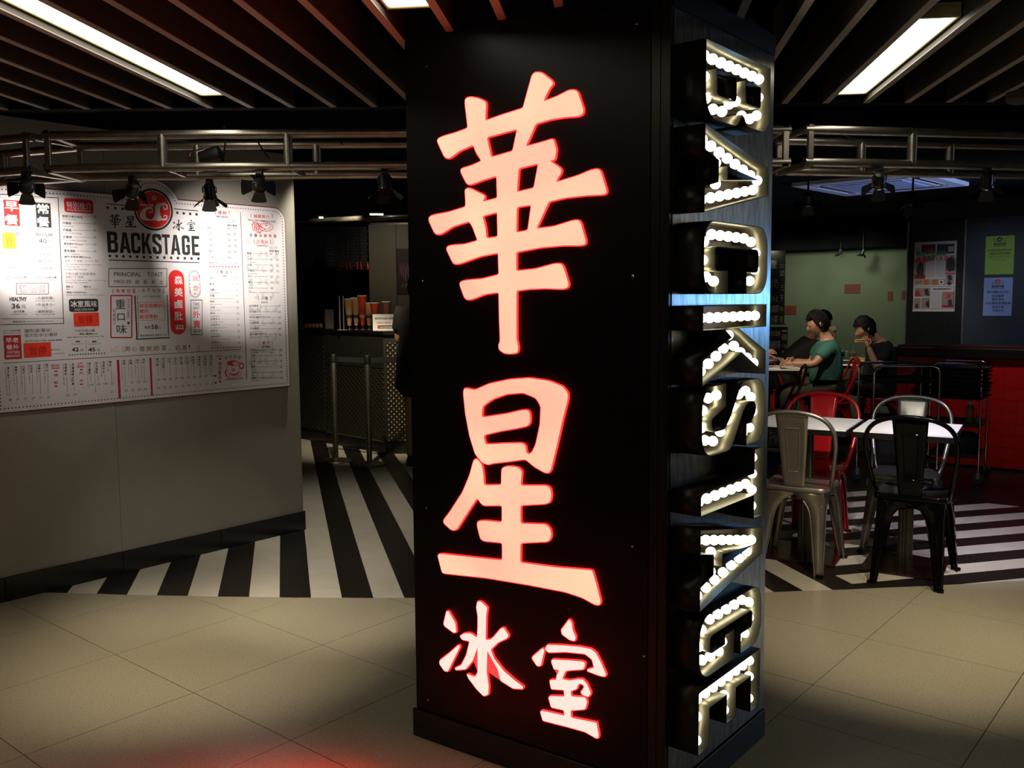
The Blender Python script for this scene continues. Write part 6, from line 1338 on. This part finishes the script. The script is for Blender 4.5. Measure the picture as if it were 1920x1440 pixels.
# ------------------------------------------------------------------ service trolleys by the red wall
def trolley(label, c, ang, w_, d_, zs, ztop, shelf='tub', grp='steel service trolleys'):
    r = thing('service_trolley', label, 'trolley', (c[0], c[1], .001), ang, grp); X, Y = w_/2, d_/2
    for sy in (-1, 1): obj('tube_frame', MB().tube([(-X, sy*Y, .09), (-X, sy*Y, ztop - .05), (-X + .015, sy*Y, ztop - .015), (-X + .05, sy*Y, ztop), (X - .05, sy*Y, ztop), (X - .015, sy*Y, ztop - .015), (X, sy*Y, ztop - .05), (X, sy*Y, .09)], .009, 10), 'chrome', r)
    for z in zs:
        m = MB().box(-X + .005, -Y + .004, z, X - .005, Y - .004, z + .006); 
        for x0, y0, x1, y1 in ((-X, -Y, X, -Y + .006), (-X, Y - .006, X, Y), (-X, -Y, -X + .006, Y), (X - .006, -Y, X, Y)): m.box(x0, y0, z - .005, x1, y1, z + .028)
        obj('shelf', m, 'trim', r)
    for sx in (-1, 1):
        for sy in (-1, 1):
            w0 = MB().lathe([(.02, -.012), (.042, -.012), (.045, -.006), (.045, .006), (.042, .012), (.02, .012)], (sx*X, sy*Y, .045), 18, Matrix.Rotation(PI/2, 3, 'X')); obj('wheel', w0, 'tub', r)
            obj('caster_fork', MB().box(sx*X - .012, sy*Y - .02, .04, sx*X + .012, sy*Y - .015, .1).box(sx*X - .012, sy*Y + .015, .04, sx*X + .012, sy*Y + .02, .1).box(sx*X - .012, sy*Y - .02, .093, sx*X + .012, sy*Y + .02, .1), 'chrome', r)
    return r
t1 = aty(1706, 700, 6.75); trolley('left steel-tube trolley behind the grey chair', (t1.x, t1.y + .2), -.06, .475, .36, (.20, .50, .80), .925)
t2 = aty(1800, 700, 7.15); trolley('right steel-tube trolley holding the bottle, against the red tiled wall', (t2.x, t2.y), -.62, .36, .34, (.20, .44, .65), .92)
def tub(label, p, rx, ry, h_):
    r = thing('dish_tub', label, 'tub', tuple(p), -.2, 'grey dish tubs on the trolleys'); m = MB(); o = rc(-rx, -ry, rx, ry, .05, 5); n = len(o)
    rg_ = ((.86, 0), (1, h_), (1.05, h_), (1.05, h_ - .012), (1.0, h_ - .012)); 
    for s_, z in rg_: m.v += [(x*s_, y*s_, z) for x, y in o]
    for i in range(3): m.f += [(i*n + k, i*n + (k+1) % n, (i+1)*n + (k+1) % n, (i+1)*n + k) for k in range(n)]
    m.f.append(tuple(range(n))[::-1]); obj('tub_body', m, 'tub', r, smooth=True, mods=[('SOLIDIFY', dict(thickness=.003))]); obj('rim', MB().tube([(x*1.05, y*1.05, h_) for x, y in o], .005, 6, closed=True), 'chrome', r); return r
tub('dark dish tub low on the left trolley', (t1.x, t1.y + .2, .208), .19, .14, .16)
tub('dark dish tub low on the right trolley beside the red wall', (t2.x, t2.y, .208), .14, .14, .15)
for k in range(8):
    r = thing('serving_tray', ('lowest black tray of the stack on the right trolley' if k == 0 else 'topmost black tray of the stack on the right trolley' if k == 7 else 'black tray within the stack on the right trolley'), 'tray', (t2.x - .06 + .008*((k*5) % 4 - 1), t2.y - .02 + .006*((k*3) % 4 - 1), .657 + .031 * k), -.62 + .025*((k*7) % 5 - 2), 'stack of black serving trays'); m = MB(); o = rc(-.26 - .02*(k % 2), -.14, .25, .14, .03, 4); n = len(o)
    for s_, z in ((.93, 0), (1, .018), (1.02, .018), (.95, .003)): m.v += [(x*s_, y*s_, z) for x, y in o]
    for i in range(3): m.f += [(i*n + kk, i*n + (kk+1) % n, (i+1)*n + (kk+1) % n, (i+1)*n + kk) for kk in range(n)]
    m.f += [tuple(range(n))[::-1], tuple(3*n + kk for kk in range(n))]; obj('tray_body', m, 'cbody', r, smooth=False)
    obj('rim', MB().tube([(x*1.02, y*1.02, .018) for x, y in o], .003, 5, closed=True), 'can', r)
pb2 = Vector((t2.x + .04, t2.y - .10, .448)); bt = thing('squeeze_bottle', 'green and orange bottle with a white cap on the right trolley', 'bottle', tuple(pb2))
obj('bottle_body', MB().lathe([(.030, 0), (.032, .01), (.032, .13), (.022, .145), (.015, .155)], (0, 0, 0), 18), 'bottle', bt); obj('label_band', MB().lathe([(.0325, .06), (.0328, .12)], (0, 0, 0), 18), 'orangeb', bt); obj('cap', MB().lathe([(.017, .153), (.016, .178), (.008, .183)], (0, 0, 0), 14), 'plate', bt)
for k in range(3): obj('label_stripe', MB().lathe([(.0331, .02 + .011*k), (.0331, .024 + .011*k)], (0, 0, 0), 16), 'lime', bt)
nk_ = thing('napkin', 'white folded napkin standing beside the bottle', 'napkin', (pb2.x + .065, pb2.y, .448)); obj('fold', MB().add([(-.02, -.02, 0), (.035, -.02, 0), (-.012, -.01, .075), (-.02, .02, 0), (.035, .02, 0), (-.012, .01, .075)], [(0, 1, 2), (5, 4, 3), (0, 3, 4, 1), (1, 4, 5, 2), (2, 5, 3, 0)]), 'paper', nk_); obj('fold', MB().add([(-.01, .02, 0), (.04, .02, 0), (.0, .025, .06), (-.01, .04, 0), (.04, .04, 0), (.0, .035, .06)], [(0, 1, 2), (5, 4, 3), (0, 3, 4, 1), (1, 4, 5, 2), (2, 5, 3, 0)]), 'paper', nk_)
# smoke detector at the right ceiling edge
sd_ = atz(1912, 186, 2.22); r = thing('smoke_detector', 'small round brown detector at the right edge of the slatted ceiling', 'detector', (sd_.x, sd_.y, 2.2)); obj('base_ring', MB().lathe([(.05, .02), (.052, .05)], (0, 0, 0), 18), 'slat', r); obj('dome', MB().lathe([(.02, 0), (.042, .008), (.05, .02)], (0, 0, 0), 18), 'slat', r)
